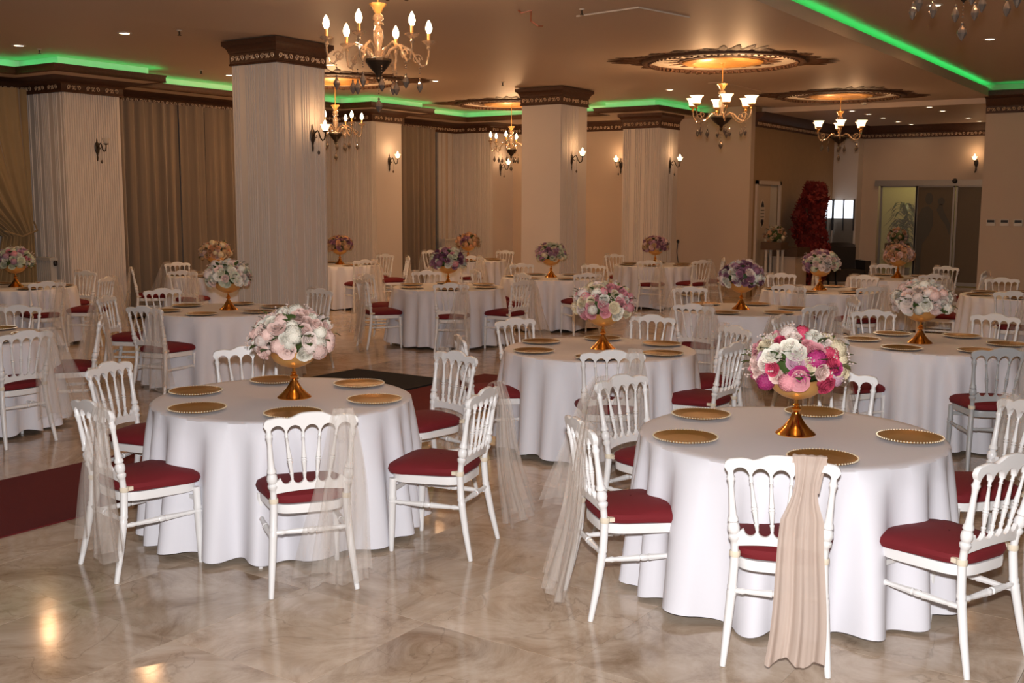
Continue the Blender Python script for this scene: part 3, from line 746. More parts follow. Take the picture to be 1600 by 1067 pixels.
ROSES = [rose(i) for i in range(3)]; PEON = [peony(i) for i in range(2)]; HYD = hydrangea(1); LEAF = leafm()
PINK = (.72, .30, .33); BLUSH = (.84, .60, .53); PALE = (.84, .71, .64); WHT = (.83, .79, .68); CREAM = (.80, .68, .46); MAG = (.42, .03, .16); HOT = (.62, .06, .13); MAUVE = (.36, .16, .24); LILAC = (.52, .30, .38); GREENISH = (.66, .68, .50); PEACH = (.72, .40, .22); TAN = (.60, .40, .22); PURP = (.22, .08, .14)
M_sprig = mat('tiny_cream_blossom', (0.62, 0.50, 0.44), 0.7, var=0.3, scale=30)
def bouquet(name, loc, label, pal, seed, n=26, R0=.245, H=.185, kinds='rrphh', leafn=26, full=False, group=None):
    rnd = random.Random(seed)
    t = thing(name, label, 'flowers', loc)
    core = MB().sphere((0, 0, .02 if not full else H * .5), R0 * .66, 14, 9, (H / R0) * .85)
    part('greenery', core, M_green, t)
    for i in range(n):
        q = (i + .5) / n; lo = -.95 if full else -.42
        z = 1 - (1 - lo) * q; a = i * 2.39996 + rnd.uniform(-.2, .2); r = sqrt(max(0, 1 - z * z))
        dirv = Vector((r * cos(a) / R0, r * sin(a) / R0, z / H)).normalized()
        k = rnd.choice(kinds); me = rnd.choice(ROSES) if k == 'r' else rnd.choice(PEON) if k == 'p' else HYD
        o = link({'r': 'rose', 'p': 'peony', 'h': 'hydrangea'}[k], me, t)
        s = rnd.uniform(.78, 1.06)
        f = .88 + rnd.uniform(-.07, .07)
        o.location = (r * cos(a) * R0 * f, r * sin(a) * R0 * f, z * H * f + (H * .5 if full else 0))
        dd = Vector((dirv.x, dirv.y, dirv.z)) + Vector([rnd.uniform(-.2, .2) for _ in range(3)])
        o.rotation_mode = 'QUATERNION'; o.rotation_quaternion = dd.to_track_quat('Z', 'Y'); o.scale = (s, s, s)
        c = rnd.choice(pal); v = rnd.uniform(.84, 1.12); o.color = (min(1, c[0] * v), min(1, c[1] * v), min(1, c[2] * v), 1)
    fl_ = MB()
    for i in range(46):
        a = rnd.uniform(0, 6.28); z = rnd.uniform(-.3, 1); r = sqrt(max(0, 1 - z * z)); e = rnd.uniform(1.0, 1.14)
        p = Vector((r * cos(a) * R0 * e, r * sin(a) * R0 * e, z * H * e + (H * .5 if full else 0)))
        fl_.tube([p * .8, p], .0012, 3)
        for q in range(3): fl_.sphere(tuple(p + Vector([rnd.uniform(-.012, .012) for _ in range(3)])), .0055, 5, 3)
    o = part('filler_sprigs', fl_, M_sprig, t); o['kind'] = 'stuff'
    for i in range(leafn):
        a = rnd.uniform(0, 6.28); z = rnd.uniform(-.35, .8); r = sqrt(1 - z * z)
        o = link('leaf', LEAF, t); o.location = (r * cos(a) * R0 * .86, r * sin(a) * R0 * .86, z * H * .86 + (H * .5 if full else 0))
        o.rotation_mode = 'QUATERNION'; o.rotation_quaternion = Vector((r * cos(a), r * sin(a), z + rnd.uniform(-.4, .4))).to_track_quat('Y', 'Z'); s = rnd.uniform(.8, 1.2); o.scale = (s, s, s)
    return t

TABLES = {
  1: ((4.57, 4.74), [(-128, 1.27), (-78, 1.32), (-11, 1.4), (57, 1.31), (105, 1.27), (173, 1.22)]),
  2: ((5.32, 1.87), [(-162, 1.16), (-115, 1.24), (-49, 1.28), (7, 1.31), (73, 1.23), (142, 1.16)]),
  3: ((7.96, 9.17), [(-168, 1.22), (-5, 1.4), (78, 1.38), (124, 1.25)]),
  4: ((7.59, 4.27), [(-146, 1.16), (-93, 1.18), (-38, 1.23), (9, 1.39), (70, 1.16), (140, 1.16)]),
  5: ((9.55, 2.15), [(-147, 1.4), (-10, 1.4), (36, 1.4), (85, 1.37), (152, 1.22)]),
  6: ((11.37, 4.61), [(-115, 1.16), (-62, 1.22), (49, 1.38), (178, 1.16)]),
  7: ((14.55, 4.78), [(-179, 1.27), (-132, 1.27), (-11, 1.27), (44, 1.27)]),
  8: ((8.44, 13.82), [(-105, 1.27), (-59, 1.27), (11, 1.27)]),
  18: ((5.00, 9.11), [(-94, 1.16), (-34, 1.16), (38, 1.4)]),
  9: ((11.72, 13.60), [(-153, 1.27), (79, 1.27), (145, 1.27)]),
  10: ((15.02, 14.01), [(-117, 1.27), (-48, 1.27), (-1, 1.27)]),
  11: ((11.96, 9.14), [(-141, 1.27), (-92, 1.27), (-21, 1.27), (52, 1.27), (104, 1.27), (152, 1.27)]),
  12: ((17.77, 13.07), [(-141, 1.27), (-2, 1.27), (75, 1.27)]),
  13: ((14.47, 9.03), [(-123, 1.27), (-2, 1.27), (55, 1.27), (146, 1.27)]),
  14: ((18.59, 9.28), [(-158, 1.27), (-112, 1.27), (-66, 1.27), (66, 1.27)]),
  15: ((17.69, 4.57), [(-142, 1.27), (-84, 1.27), (-22, 1.27), (25, 1.27), (117, 1.27)]),
  17: ((15.23, 2.34), [(-176, 1.27), (22, 1.27), (97, 1.27)]),
}
DESC = {1: 'blush-and-white bouquet table', 2: 'magenta rose bouquet table', 3: 'table by the big column', 4: 'pink-and-cream rose bouquet table', 5: 'pale peony bouquet table', 6: 'purple-and-white bouquet table', 7: 'table before the red maple', 8: 'table beside the tied-back drape', 18: 'table at the left edge', 9: 'table before the wide curtain', 10: 'golden-orange bouquet table', 11: 'mauve-and-cream bouquet table', 12: 'table in the farthest corner', 13: 'greenish-cream bouquet table', 14: 'table by the farthest column', 15: 'table before the sliding doors', 17: 'table at the right edge'}
PALS = {1: ([BLUSH, BLUSH, PALE, WHT, WHT, BLUSH], 'hhrpr', 'dome of blush hydrangeas and white roses in a gold vase'), 2: ([PINK, MAG, WHT, CREAM, BLUSH, LILAC, HOT, PALE, WHT], 'rrrph', 'bright bouquet of magenta, pink, cream and white roses'),
        4: ([PINK, CREAM, PALE, CREAM, PINK, WHT], 'rrrrh', 'bouquet of pink and cream roses with dark leaves'), 5: ([PALE, WHT, PALE, WHT, BLUSH], 'ppprh', 'loose bouquet of white and pale pink peonies'),
        3: ([WHT, PALE, GREENISH, WHT, BLUSH], 'pphrp', 'bouquet of white and pale flowers before the big column'), 6: ([MAUVE, WHT, LILAC, PALE, PURP, WHT, MAUVE], 'rrrrh', 'bouquet of purple, pink and white roses'),
        7: ([PALE, LILAC, BLUSH, GREENISH, MAUVE, PALE], 'rrph', 'bouquet of soft pink and lilac roses before the red maple'), 8: ([GREENISH, WHT, LILAC, GREENISH, PINK], 'rrrh', 'yellow-white bouquet with pink blooms beside the tied-back drape'),
        9: ([PEACH, BLUSH, CREAM, TAN], 'rrh', 'peach bouquet in front of the wide curtain'), 10: ([TAN, PEACH, TAN, MAUVE], 'rrh', 'golden-orange bouquet behind the big column'),
        11: ([MAUVE, GREENISH, WHT, PINK, PURP, GREENISH], 'rrrh', 'mauve, pink and cream bouquet by the aisle'), 12: ([TAN, PEACH, MAUVE], 'rh', 'reddish-tan bouquet in the farthest corner'),
        13: ([GREENISH, GREENISH, MAUVE, LILAC, CREAM], 'rrrh', 'greenish-cream and mauve bouquet before the middle column'), 14: ([TAN, LILAC, MAUVE, BLUSH], 'rrh', 'dusky pink bouquet by the farthest column'), 15: ([PEACH, BLUSH, TAN, PEACH], 'rrp', 'peach-pink bouquet in front of the clear glass pane')}
PB = {1: 51, 2: 7, 3: 29, 4: 27, 5: 49}
cam_xy = Vector((0, 0))
used_pos = {}
first_plate = first_vase = first_table = True
sn = 0
VIEW = ['nearest', 'near right', 'right', 'far right', 'farthest', 'far left', 'left', 'near left']
for k, ((tx, ty), chs) in TABLES.items():
    d = DESC[k]
    to_cam = atan2(-ty, -tx)
    def side(a):   # a in radians, world angle from the table centre
        rel = (a - to_cam) % (2 * pi); return VIEW[int(round(rel / (pi / 4))) % 8]
    def uniq(angs):
        names = [side(a) for a in angs]; out = []
        for i, n_ in enumerate(names):
            if names.count(n_) > 1:
                same = [j for j, q in enumerate(names) if q == n_]
                ds = sorted(same, key=lambda j: -cos((angs[j] - to_cam)))
                n_ = n_ + (' (nearer)' if ds[0] == i else ' (farther)')
            out.append(n_)
        return out
    lb = 'round table under the cloth, ' + d
    if first_table: T_ = tb; T_.location = (tx, ty, 0); T_['label'] = lb; first_table = False
    else: T_ = copy_tree(tb, (tx, ty, 0), 0.3 * k, lb)
    T_['group'] = 'round banquet tables'
    thing('tablecloth', 'white cloth on the ' + d, 'tablecloth', (tx, ty, 0), 1.1 * k, 'white round tablecloths', CLOTHS[k % 5])
    # plates
    base = PB.get(k, chs[0][0]); npl = 5 if k == 2 else 6
    angs = [R_(base + i * 60) for i in range(npl + (1 if k == 2 else 0))]
    if k == 2: angs = [R_(q) for q in (7, 75, 139, -69, -146)]
    for a, n_ in zip(angs, uniq(angs)):
        lab = 'gold charger plate, %s on the %s' % (n_, d)
        loc = (tx + .58 * cos(a), ty + .58 * sin(a), .7785)
        if first_plate: pt.location = loc; pt['label'] = lab; pt['group'] = 'gold charger plates'; first_plate = False
        else: copy_tree(pt, loc, a, lab, 'gold charger plates')
    if k in PALS:
        pal, kinds, lab = PALS[k]
        ox_, oy_ = {1: (.037, -.055), 3: (.044, -.065), 2: (.015, -.022), 4: (.015, -.022), 5: (-.06, .09)}.get(k, (0, 0))
        vl = 'gold pedestal vase on the ' + d
        if first_vase: vs_.location = (tx + ox_, ty + oy_, .7785); vs_['label'] = vl; vs_['group'] = 'gold pedestal vases'; first_vase = False
        else: copy_tree(vs_, (tx + ox_, ty + oy_, .7785), 0, vl, 'gold pedestal vases')
        bouquet('bouquet', (tx + ox_, ty + oy_, .7785 + .350), lab, pal, 100 + k, n=78, kinds=kinds, group=None)
    # chairs
    angs = [R_(a) for a, r in chs]
    for (a_, r_), a, n_ in zip(chs, angs, uniq(angs)):
        px, py = tx + r_ * cos(a), ty + r_ * sin(a)
        jit = R_(random.Random(k * 10 + a_).uniform(-5, 5))
        rz = a + pi - pi / 2 + jit
        fx, fy = -sin(rz), cos(rz)
        off = .285
        loc = (px + fx * off, py + fy * off, 0)
        grey = (k == 5 and a_ == -147)
        lab = '%s red-cushioned chair, %s at the %s' % ('grey' if grey else 'white', n_, d)
        key = 'g' if grey else 'w'; src = chair_g if grey else chair_w
        if not used[key]: src.location = loc; src.rotation_euler.z = rz; src['label'] = lab; src['group'] = 'banquet chairs'; used[key] = True
        else: copy_tree(src, loc, rz, lab, 'banquet chairs')
        if (k, a_) in ((1, 57), (1, 105), (4, 70), (5, 36), (5, -10), (3, 78), (2, 7)): continue
        me = SASH_B if (k, a_) == (2, -162) else SASH[sn % 4]; sn += 1
        kind = 'opaque chiffon' if me is SASH_B else 'sheer tulle'
        thing('sash', '%s sash on the %s chair of the %s' % (kind, n_, d), 'sash', loc, rz, 'chair sashes', me)

# ------------------------------------------------------------ chandeliers
def arm_curve(r, z0):
    return [(.05, z0), (.10, z0 + .09), (.19, z0 + .13), (.28, z0 + .09), (.33, z0 + .01), (.37, z0 - .04), (.41, z0 - .02), (r, z0 + .06)]
def make_chandelier(style, ztop, ceil, loc, label, n=6, power=30.0, rot=0.0):
    t = thing('chandelier', label, 'chandelier', (loc[0], loc[1], ceil), rot)
    zt_ = ztop - ceil            # z of the cup top relative to the ceiling
    part('ceiling_rose', MB().lathe([(.05, -.002), (.05, -.02), (.02, -.04)], 16), M_medgold, t)
    part('rod', MB().tube([(0, 0, -.03), (0, 0, zt_)], .007, 6), M_goldsoft, t)
    part('top_cup', MB().lathe([(.068, 0), (.066, -.015), (.045, -.035), (.035, -.06), (.018, -.085)], 16, cz=zt_, amp=.06, k=8), M_goldsoft, t)
    part('centre_column', MB().lathe([(.022, -.08), (.044, -.10), (.046, -.125), (.024, -.145), (.042, -.155), (.042, -.17), (.022, -.18), (.038, -.22), (.044, -.28), (.026, -.36), (.018, -.42), (.05, -.43), (.05, -.45)], 14, cz=zt_), M_amber, t)
    hb = 1.0 if style == 'candle' else 1.35
    part('hub_bowl', MB().lathe([(.02, -.43), (.105 * hb, -.45), (.108 * hb, -.47), (.075 * hb, -.52), (.03, -.57), (.018, -.60), (.024, -.615), (.004, -.64)], 24, cz=zt_, amp=.03, k=12), M_dark, t)
    za = zt_ - .46; r = .43
    arm_me = bob_me = None
    for i in range(n):
        a = 2 * pi * i / n + .35
        if arm_me is None:
            cv = [(x, 0, z) for x, z in (arm_curve(r, 0) if style == 'candle' else [(.06, .02), (.12, .06), (.18, .04), (.25, -.03), (.32, -.06), (.38, -.04), (.42, .02), (r, .08)])] + [(r, 0, .15)]
            am = MB().tube(cv, [.011, .012, .012, .011, .010, .010, .009, .009, .009], 8)
            am.tube([(.33 + .045 * cos(q) * (1 - q / 12), 0, .02 + .045 * sin(q) * (1 - q / 12)) for q in [j * .7 for j in range(11)]], .007, 6)
            arm_me = am.mesh('arm', M_amber, True)
            bob_me = MB().lathe([(.012, .05), (.05, .075), (.058, .088), (.045, .082), (.012, .078)], 16, cx=r, amp=.05, k=8).lathe([(.012, .05), (.02, .03), (.010, .015), (.006, -.01)], 10, cx=r).mesh('drip_pan', M_amber if style == 'candle' else M_goldsoft, True)
            if style == 'candle':
                slv = MB().lathe([(.013, .08), (.013, .155)], 10, cx=r).mesh('candle_sleeve', M_goldsoft, True)
                blb = MB().lathe([(.012, .150), (.024, .172), (.029, .195), (.021, .228), (.004, .262)], 12, cx=r).mesh('bulb', M_bulb, True)
            else:
                slv = MB().lathe([(.035, .075), (.052, .095), (.058, .13), (.068, .165), (.096, .195), (.092, .194), (.063, .166), (.053, .13), (.046, .10)], 20, cx=r, amp=0, k=0, cap=False).mesh('glass_shade', M_shade, True)
                blb = MB().lathe([(.010, .09), (.020, .11), (.024, .13), (.017, .155), (.004, .18)], 10, cx=r).mesh('bulb', M_bulb, True)
        A = link('arm', arm_me, t, (0, 0, za), a); up_ = (0, 0, .085)
        link('drip_pan', bob_me, A, up_); link('candle_sleeve' if style == 'candle' else 'glass_shade', slv, A, up_); link('bulb', blb, A, up_)
    def drop(mb, L, s=1.0):
        for j in range(int(L / .022)): mb.sphere((0, 0, -j * .022), .006, 6, 4)
        z = -L
        mb.lathe([(.002, 0), (.010 * s, -.012), (.006, -.022), (.024 * s, -.055), (.028 * s, -.075), (.018 * s, -.10), (.004, -.125)], 8, cz=z)
        return mb
    dm = drop(MB(), .08).mesh('crystal_drop', M_crystal, True, 20); dl = drop(MB(), .12, 1.2).mesh('crystal_drop', M_crystal, True, 20)
    for i in range(n):
        a = 2 * pi * i / n + .35; link('crystal_drop', dm, t, (.35 * cos(a), .35 * sin(a), za - .05), a)
        if i % 2: link('crystal_drop', dm, t, (.19 * cos(a + .5), .19 * sin(a + .5), za - .07))
    link('crystal_drop', dl, t, (0, 0, zt_ - .645))
    if power:
        [light('chandelier_glow', 'POINT', (loc[0] + q * .42 * cos(rot + .87), loc[1] + q * .42 * sin(rot + .87), ceil + za + .36), power * AMB / 2, WARM, .05) for q in (-1, 1)]
    return t
P_CH = 115
make_chandelier('candle', 3.58, CZ, (7.1, 6.15), 'large candle-bulb chandelier with glass arms, hanging over the aisle', power=P_CH)
make_chandelier('tulip', 3.58, CZ, (14.37, 6.2), 'chandelier with lit tulip glass shades under the biggest medallion', power=P_CH, rot=.2)
make_chandelier('tulip', 3.60, CZ, (20.0, 6.32), 'far chandelier with tulip glass shades near the entrance', power=P_CH * .32)
make_chandelier('candle', 3.50, CZ + .014, (13.35, 12.5), 'candle-bulb chandelier half hidden behind the big column', power=P_CH)
make_chandelier('candle', 3.45, CZ + .014, (18.4, 12.45), 'candle-bulb chandelier half hidden behind the middle column', power=P_CH)
make_chandelier('candle', 3.93, 4.12, (7.95, 1.71), 'chandelier at the top edge, only its crystal drops in view', power=P_CH * .6)

# ------------------------------------------------------------ ceiling medallions
def leaf_shape(L, w, th=.022):
    mb = MB(); vs = []; n = 9
    for j in range(n):
        t = j / (n - 1); ww = w * (sin(pi * (t * .8 + .2)) ** .8) * (1 + .22 * sin(t * 22)); ww = max(ww, .004) if j < n - 1 else .003
        z = -th * sin(pi * min(1, t * .9 + .1)) - .004
        vs += [(L * t, -ww, 0), (L * t, -ww * .5, z * .7), (L * t, 0, z * .4), (L * t, ww * .5, z), (L * t, ww, 0)]
    mb.add(vs, [(j * 5 + i, (j + 1) * 5 + i, (j + 1) * 5 + i + 1, j * 5 + i + 1) for j in range(n - 1) for i in range(4)])
    return mb
LF1 = leaf_shape(.27, .10, .010).mesh('acanthus_leaf', M_medal, True, 60); LF2 = leaf_shape(.50, .055, .012).mesh('pointed_leaf', M_medal, True, 60); LF3 = leaf_shape(.26, .05, .010).mesh('filigree_leaf', M_medal, True, 60)
def ringm(r0, r1, th, wav=0, k=0, n=96, rope=False):
    mb = MB()
    prof = [(r0, 0), (r0 + .01, -th), ((r0 + r1) / 2, -th * 1.3), (r1 - .01, -th), (r1, 0)]
    mb.lathe([(r, z) for r, z in prof], n, cap=False, amp=wav, k=k)
    if rope:
        for i in range(72):
            a = 2 * pi * i / 72; mb.sphere(((r0 - .01) * cos(a), (r0 - .01) * sin(a), -th), .022, 6, 4)
    return mb
M_disc = mat('cream_medallion_field', (0.80, 0.70, 0.58), 0.6)
def medallion(loc, label, big=True):
    t = thing('ceiling_medallion', label, 'medallion', loc)
    part('outer_ring', ringm(1.02, 1.12, .04, rope=True), M_medal, t)
    for i in range(40):
        a = 2 * pi * i / 40; l = link('acanthus_leaf', LF1, t, (1.06 * cos(a), 1.06 * sin(a), -.004), a + (.5 if i % 2 else -.5))
    base = YAW + pi / 2
    for q in range(4):
        for dd, rr_ in ((-.20, .06), (-.065, .0), (.065, .0), (.20, .06)):
            a = base + q * pi / 2 + dd; link('pointed_leaf', LF2, t, ((1.10 - rr_) * cos(a), (1.10 - rr_) * sin(a), -.006), a - dd * .3)
    part('inner_disc', MB().lathe([(.001, -.002), (1.03, -.002)], 64, cap=False), M_disc, t)
    part('filigree_ring', ringm(.56, .62, .02), M_medal, t)
    for i in range(20):
        a = 2 * pi * i / 20; link('filigree_leaf', LF3, t, (.56 * cos(a), .56 * sin(a), -.004), a)
    part('rosette', MB().lathe([(.56, 0), (.55, -.03), (.52, -.04), (.47, -.028), (.43, -.045), (.39, -.04), (.34, -.02), (.30, -.032), (.22, -.018), (.12, -.035), (.05, -.03), (.001, -.02)], 64, amp=.004, k=32, cap=False), M_medgold, t)
medallion((7.1, 6.15, CZ), 'carved gilt medallion over the big candle chandelier, cut by the top edge')
medallion((14.37, 6.2, CZ), 'largest carved gilt star medallion above the tulip chandelier')
medallion((20.0, 6.32, CZ), 'carved gilt star medallion nearer the entrance')
medallion((13.35, 12.5, CZ + .014), 'carved gilt medallion partly hidden behind the big column')
medallion((18.4, 12.45, CZ + .014), 'carved gilt medallion partly hidden behind the middle column')

# ------------------------------------------------------------ wall sconces
def sconce(loc, rz, label, lit=True, pw=5.0, glass=False):
    """local: back plate on y=0, arm sticks out to -y"""
    t = thing('wall_sconce', label, 'wall lamp', loc, rz)
    part('back_plate', MB().lathe([(.004, .17), (.012, .14), (.014, .11), (.034, .09), (.042, .06), (.044, .02), (.036, -.03), (.02, -.06), (.014, -.09), (.018, -.12), (.012, -.16), (.004, -.175)], 14).xf(Matrix.Scale(.45, 4, (0, 1, 0))), M_dark, t)
    part('arm', MB().tube([(0, -.01, .02), (0, -.05, .07), (0, -.085, .09), (0, -.11, .06), (0, -.13, .0), (0, -.165, -.035), (0, -.20, -.02), (0, -.215, .03), (0, -.215, .07)], .009, 8).tube([(0, -.03, .03), (0, -.05, .0), (0, -.075, .01), (0, -.065, .03)], .006, 6), M_dark, t)
    part('drip_pan', MB().lathe([(.008, .06), (.04, .075), (.042, .08), (.01, .078)], 14, cy=-.215), M_dark, t)
    part('glass_shade', MB().lathe([(.024, .082), (.038, .10), (.048, .13), (.062, .16), (.058, .16), (.044, .132), (.034, .10)], 16, cy=-.215, amp=.05, k=6, cap=False), M_shade if lit else M_off, t)
    if lit: part('bulb', MB().lathe([(.010, .085), (.022, .11), (.026, .14), (.018, .18), (.004, .215)], 12, cy=-.215), M_bulb, t)
    part('crystal_drop', MB().tube([(0, -.10, .06), (0, -.10, -.15)], .002, 4).lathe([(.002, 0), (.016, -.025), (.018, -.04), (.004, -.06)], 8, cy=-.10, cz=-.15), M_crystal, t)
    if lit:
        p = Matrix.Rotation(rz, 4, 'Z') @ Vector((0, -.215, .24)); light('sconce_glow', 'POINT', Vector(loc) + p, pw * AMB, WARM, .03)
sconce((10.05, 9.80, 2.73), 0, 'lit wall lamp on the big ribbed column', pw=7)
sconce((16.43, 9.85, 2.66), 0, 'lit wall lamp on the middle column')
sconce((20.19, 9.79, 2.69), 0, 'lit wall lamp on the farthest column')
sconce((10.20, 14.385, 2.70), 0, 'unlit wall lamp on the ribbed pillar of the curtain wall', lit=False)
sconce((16.91, 14.39, 2.72), 0, 'lit wall lamp on the pillar behind the big column')
sconce((20.83, 14.39, 2.71), 0, 'lit wall lamp on the far corner pillar')
sconce((21.34, 11.54, 2.74), -pi / 2, 'lit wall lamp on the end wall, half behind the farthest column')
sconce((27.09, 5.35, 2.86), -pi / 2, 'lit wall lamp above the sliding doors')
sconce((21.34, 13.0, 2.74), -pi / 2, 'lit wall lamp on the end wall behind the middle column')

# ------------------------------------------------------------ downlights
dl = thing('downlight', 'x', 'ceiling light')
part('frame', MB().lathe([(.062, 0), (.085, 0), (.085, -.008), (.062, -.010)], 24, cap=False), M_plastic, dl)
part('lens', MB().lathe([(.001, -.004), (.062, -.004), (.062, -.001)], 24, cap=False), M_down, dl)
fd = True
DL = [((8.27, 13.19), CZ + .014, 'recessed spot near the tied-back drape corner'), ((8.35, 11.16), CZ + .014, 'recessed spot in front of the green cove, above the drape table'), ((11.97, 13.44), CZ + .014, 'recessed spot beside the big column capital'),
      ((11.85, 11.2), CZ + .014, 'recessed spot just behind the big column capital'), ((14.34, 13.33), CZ + .014, 'recessed spot beside the half-hidden medallion'), ((14.33, 11.21), CZ + .014, 'recessed spot between the two big columns'),
      ((18.59, 13.57), CZ + .014, 'small far recessed spot by the middle column medallion'), ((17.6, 8.57), CZ + .012, 'recessed spot by the long thin ceiling hatch'),
      ((22.27, 6.8), 3.79, 'first spot of the entrance row nearer the door wall'), ((23.23, 6.75), 3.79, 'second spot of the entrance row nearer the door wall'), ((24.43, 6.78), 3.79, 'third spot of the entrance row nearer the door wall'), ((25.74, 6.81), 3.79, 'fourth spot of the entrance row nearer the door wall'), ((26.73, 6.76), 3.79, 'last spot of the entrance row nearer the door wall'),
      ((22.15, 5.28), 3.79, 'first spot of the other entrance row'), ((23.2, 5.27), 3.79, 'second spot of the other entrance row'), ((25.37, 5.23), 3.79, 'third spot of the other entrance row'), ((26.47, 5.21), 3.79, 'last spot of the other entrance row'),
      ((15.85, 3.05), 4.12, 'recessed spot in the raised ceiling nearer the side wall'), ((12.85, 3.06), 4.12, 'recessed spot in the raised ceiling behind the crystal drops')]
for (x, y), z, lb in DL:
    if fd: dl.location = (x, y, z); dl['label'] = lb; dl['group'] = 'recessed ceiling spots'; fd = False
    else: copy_tree(dl, (x, y, z), 0, lb, 'recessed ceiling spots')
    if x < 22 or lb.startswith(('second', 'fourth')):
        o = light('spot_glow', 'AREA', (x, y, z - .02), (26 if x < 21 else 11) * AMB, WARM, .12)

# small ceiling fittings
def sprinkler(x, y, z, lb):
    t = thing('ceiling_sprinkler', lb, 'sprinkler', (x, y, z))
    part('flange', MB().lathe([(.03, 0), (.03, -.006), (.012, -.012)], 12), M_plastic, t)
    part('nozzle', MB().lathe([(.010, -.01), (.010, -.05), (.022, -.055), (.022, -.06)], 10), M_dark, t)
sprinkler(8.62, 13.99 - .7, CZ + .014, 'ceiling sprinkler above the green cove corner')
sprinkler(8.57, 10.45, CZ + .014, 'small ceiling sprinkler between the recessed spots')
sprinkler(11.29, 13.3, CZ + .014, 'ceiling sprinkler over the curtain cove')
sprinkler(15.08, 10.38, CZ + .014, 'ceiling sprinkler left of the middle capital')
sprinkler(9.81, 5.78, CZ, 'ceiling sprinkler next to the thin white conduit')
t = thing('smoke_detector', 'round white smoke detector by the entrance medallion', 'detector', (21.7, 6.4, CZ))
part('body', MB().lathe([(.06, 0), (.06, -.02), (.045, -.045), (.001, -.05)], 20), M_plastic, t); part('base_ring', MB().lathe([(.07, 0), (.07, -.008), (.06, -.01)], 20, cap=False), M_plastic, t)
thing('conduit', 'thin white bent conduit fixed to the ceiling', 'conduit', (0, 0, 0), me=MB().tube([(10.11, 6.02, CZ - .008), (9.99, 5.23, CZ - .008), (10.8, 5.05, CZ - .008)], .008, 6).mesh('conduit', M_plastic))
thing('loose_cable', 'loose orange cable curling out of the ceiling', 'cable', (0, 0, 0), me=MB().tube([(9.52, 6.36, CZ), (9.36, 6.22, CZ - .06), (9.42, 6.14, CZ - .04), (9.66, 6.30, CZ - .09), (9.70, 6.24, CZ - .14), (9.85, 6.28, CZ - .12)], .009, 6).mesh('loose_cable', M_orange))
thing('ceiling_hatch', 'long narrow flush hatch panel beside a recessed spot', 'hatch', (17.75, 7.4, CZ), me=MB().box(-.9, -.12, -.008, .9, .12, .0).mesh('ceiling_hatch', M_soffit, False))
# wall controls
for i, lb in enumerate(('first of three wall thermostats from the doorway side', 'middle one of three wall thermostats', 'last of three wall thermostats, nearest the picture edge')):
    y = 4.01 - i * .235
    t = thing('wall_thermostat', lb, 'thermostat', (21.9, y, 1.60), group='wall thermostats')
    part('housing', MB().box(-.02, -.075, -.06, 0, .075, .06), M_plastic, t, False)
    part('display', MB().box(-.023, -.062, .0, -.02, .062, .05), M_black_plastic, t, False)
t = thing('wall_cable', 'black cable with plug hanging down the end wall', 'cable', (21.33, 10.12, 0), me=MB().tube([(0, 0, 1.10), (0, .02, .9), (0, -.01, .7), (0, -.05, .5), (0, -.04, .35)], .009, 6).mesh('wall_cable', M_black_plastic))
part('plug', MB().lathe([(.012, 0), (.03, .02), (.03, .06), (.012, .08)], 10, cz=1.08), M_black_plastic, t)

# ------------------------------------------------------------ entrance furniture
t = thing('red_maple', 'tall artificial red maple tree against the door wall', 'tree', (23.7, 8.02, 0))
part('pot', MB().lathe([(.16, 0), (.2, .02), (.23, .3), (.2, .3), (.19, .26)], 18), M_brown, t)
part('trunk', MB().tube([(0, 0, .25), (.03, 0, .8), (-.04, .02, 1.4), (.02, 0, 2.1)], [.05, .04, .03, .015], 8).tube([(0, 0, .9), (.3, 0, 1.4), (.45, -.05, 1.8)], .02, 6).tube([(0, 0, 1.2), (-.3, 0, 1.6), (-.4, 0, 1.9)], .02, 6), M_stem, t)
fo = MB(); rnd = random.Random(9)
for i in range(2600):
    a = rnd.uniform(0, 6.28); z = rnd.uniform(.15, 2.38); lump = .40 + .10 * sin(z * 4.1 + 2 * sin(a)) ; rr = lump * sqrt(rnd.uniform(0.1, 1)); rr *= 1.0 if z < 1.9 else max(.35, 1 - (z - 1.9) * .9)
    c = Vector((rr * cos(a) * 1.3, rr * sin(a) * .8, z)); s = rnd.uniform(.05, .10); r0 = rnd.uniform(0, 6.28)
    n1 = Vector((rnd.uniform(-1, 1), rnd.uniform(-1, 0), rnd.uniform(-.6, .6))).normalized(); q = n1.to_track_quat('Z', 'Y')
    pts = []
    for k in range(10):
        b = 2 * pi * k / 10; rad = s * (1.0 if k % 2 == 0 else .4); pts.append(c + q @ Vector((rad * cos(b + r0), rad * sin(b + r0), .01 * (k % 2))))
    fo.add(pts, [tuple(range(10))])
o = part('foliage', fo, M_redleaf, t, False); o['kind'] = 'stuff'
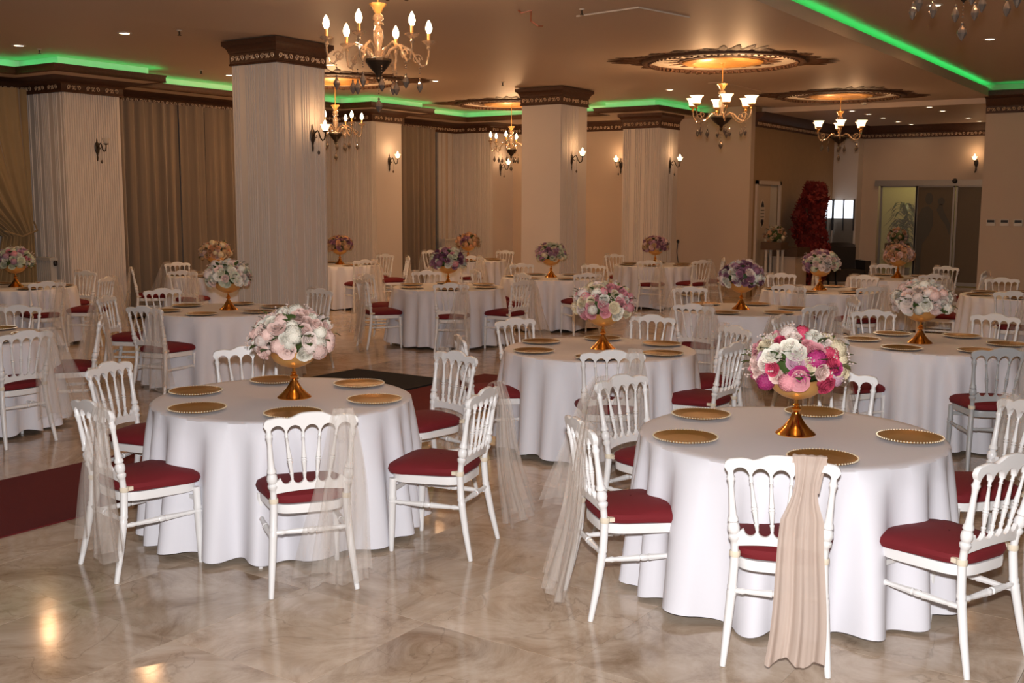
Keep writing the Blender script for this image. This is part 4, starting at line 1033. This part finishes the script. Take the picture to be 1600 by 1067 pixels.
# flower plinths
def plinth(loc, h, lb):
    t = thing('flower_plinth', lb, 'plinth', loc)
    part('top_block', MB().box(-.22, -.22, h - .16, .22, .22, h), M_brown, t, False)
    for k, (sx, sy) in enumerate(((-1, -1), (1, -1), (1, 1), (-1, 1))): part('leg', MB().lathe([(.04, .06), (.03, .1), (.03, h - .2), (.04, h - .16)], 12, sx * .13, sy * .13), M_plastic, t)
    part('base_block', MB().box(-.2, -.2, 0, .2, .2, .06), M_brown, t, False)
plinth((21.95, 8.2, 0), 1.14, 'brown-topped flower plinth on white legs by the open door')
bouquet('flower_ball', (21.95, 8.2, 1.16), 'yellow-tan ball of flowers on the plinth by the open door', [TAN, CREAM, TAN, PEACH], 301, n=26, R0=.22, H=.22, kinds='rrh', full=True)
plinth((25.5, 6.63, 0), 1.05, 'flower plinth in front of the clear sliding pane')
bouquet('flower_ball', (25.5, 6.63, 1.07), 'round peach flower ball high before the clear sliding pane', [PEACH, BLUSH, TAN], 302, n=26, R0=.23, H=.22, kinds='rrh', full=True)
t = thing('reception_desk', 'small beige reception desk with dark top by the open door', 'desk', (22.75, 8.15, 0))
part('body', MB().box(-.35, -.25, 0, .35, .25, .82), M_wall, t, False); part('top', MB().box(-.40, -.30, .82, .40, .30, 1.0), M_brown, t, False)
t = thing('armchair', 'dark leather armchair near the red maple', 'armchair', (24.75, 7.55, 0), 2.2)
part('seat', MB().box(-.32, -.3, .2, .32, .32, .46), M_armchair, t, False); part('backrest', MB().grid(lambda u, v: (-.34 + .68 * u, -.34 - .12 * v + .06 * (2 * u - 1) ** 2, .3 + .75 * v - .05 * (2 * u - 1) ** 4), 12, 8).box(-.33, -.42, .3, .33, -.32, .95), M_armchair, t, False)
for s in (-1, 1): part('armrest', MB().box(s * .40 - .06, -.36, .2, s * .40 + .06, .30, .66), M_armchair, t, False)
for s in (-1, 1):
    for q in (-1, 1): part('leg', MB().box(s * .3 - .02, q * .27 - .02, 0, s * .3 + .02, q * .27 + .02, .2), M_black, t, False)
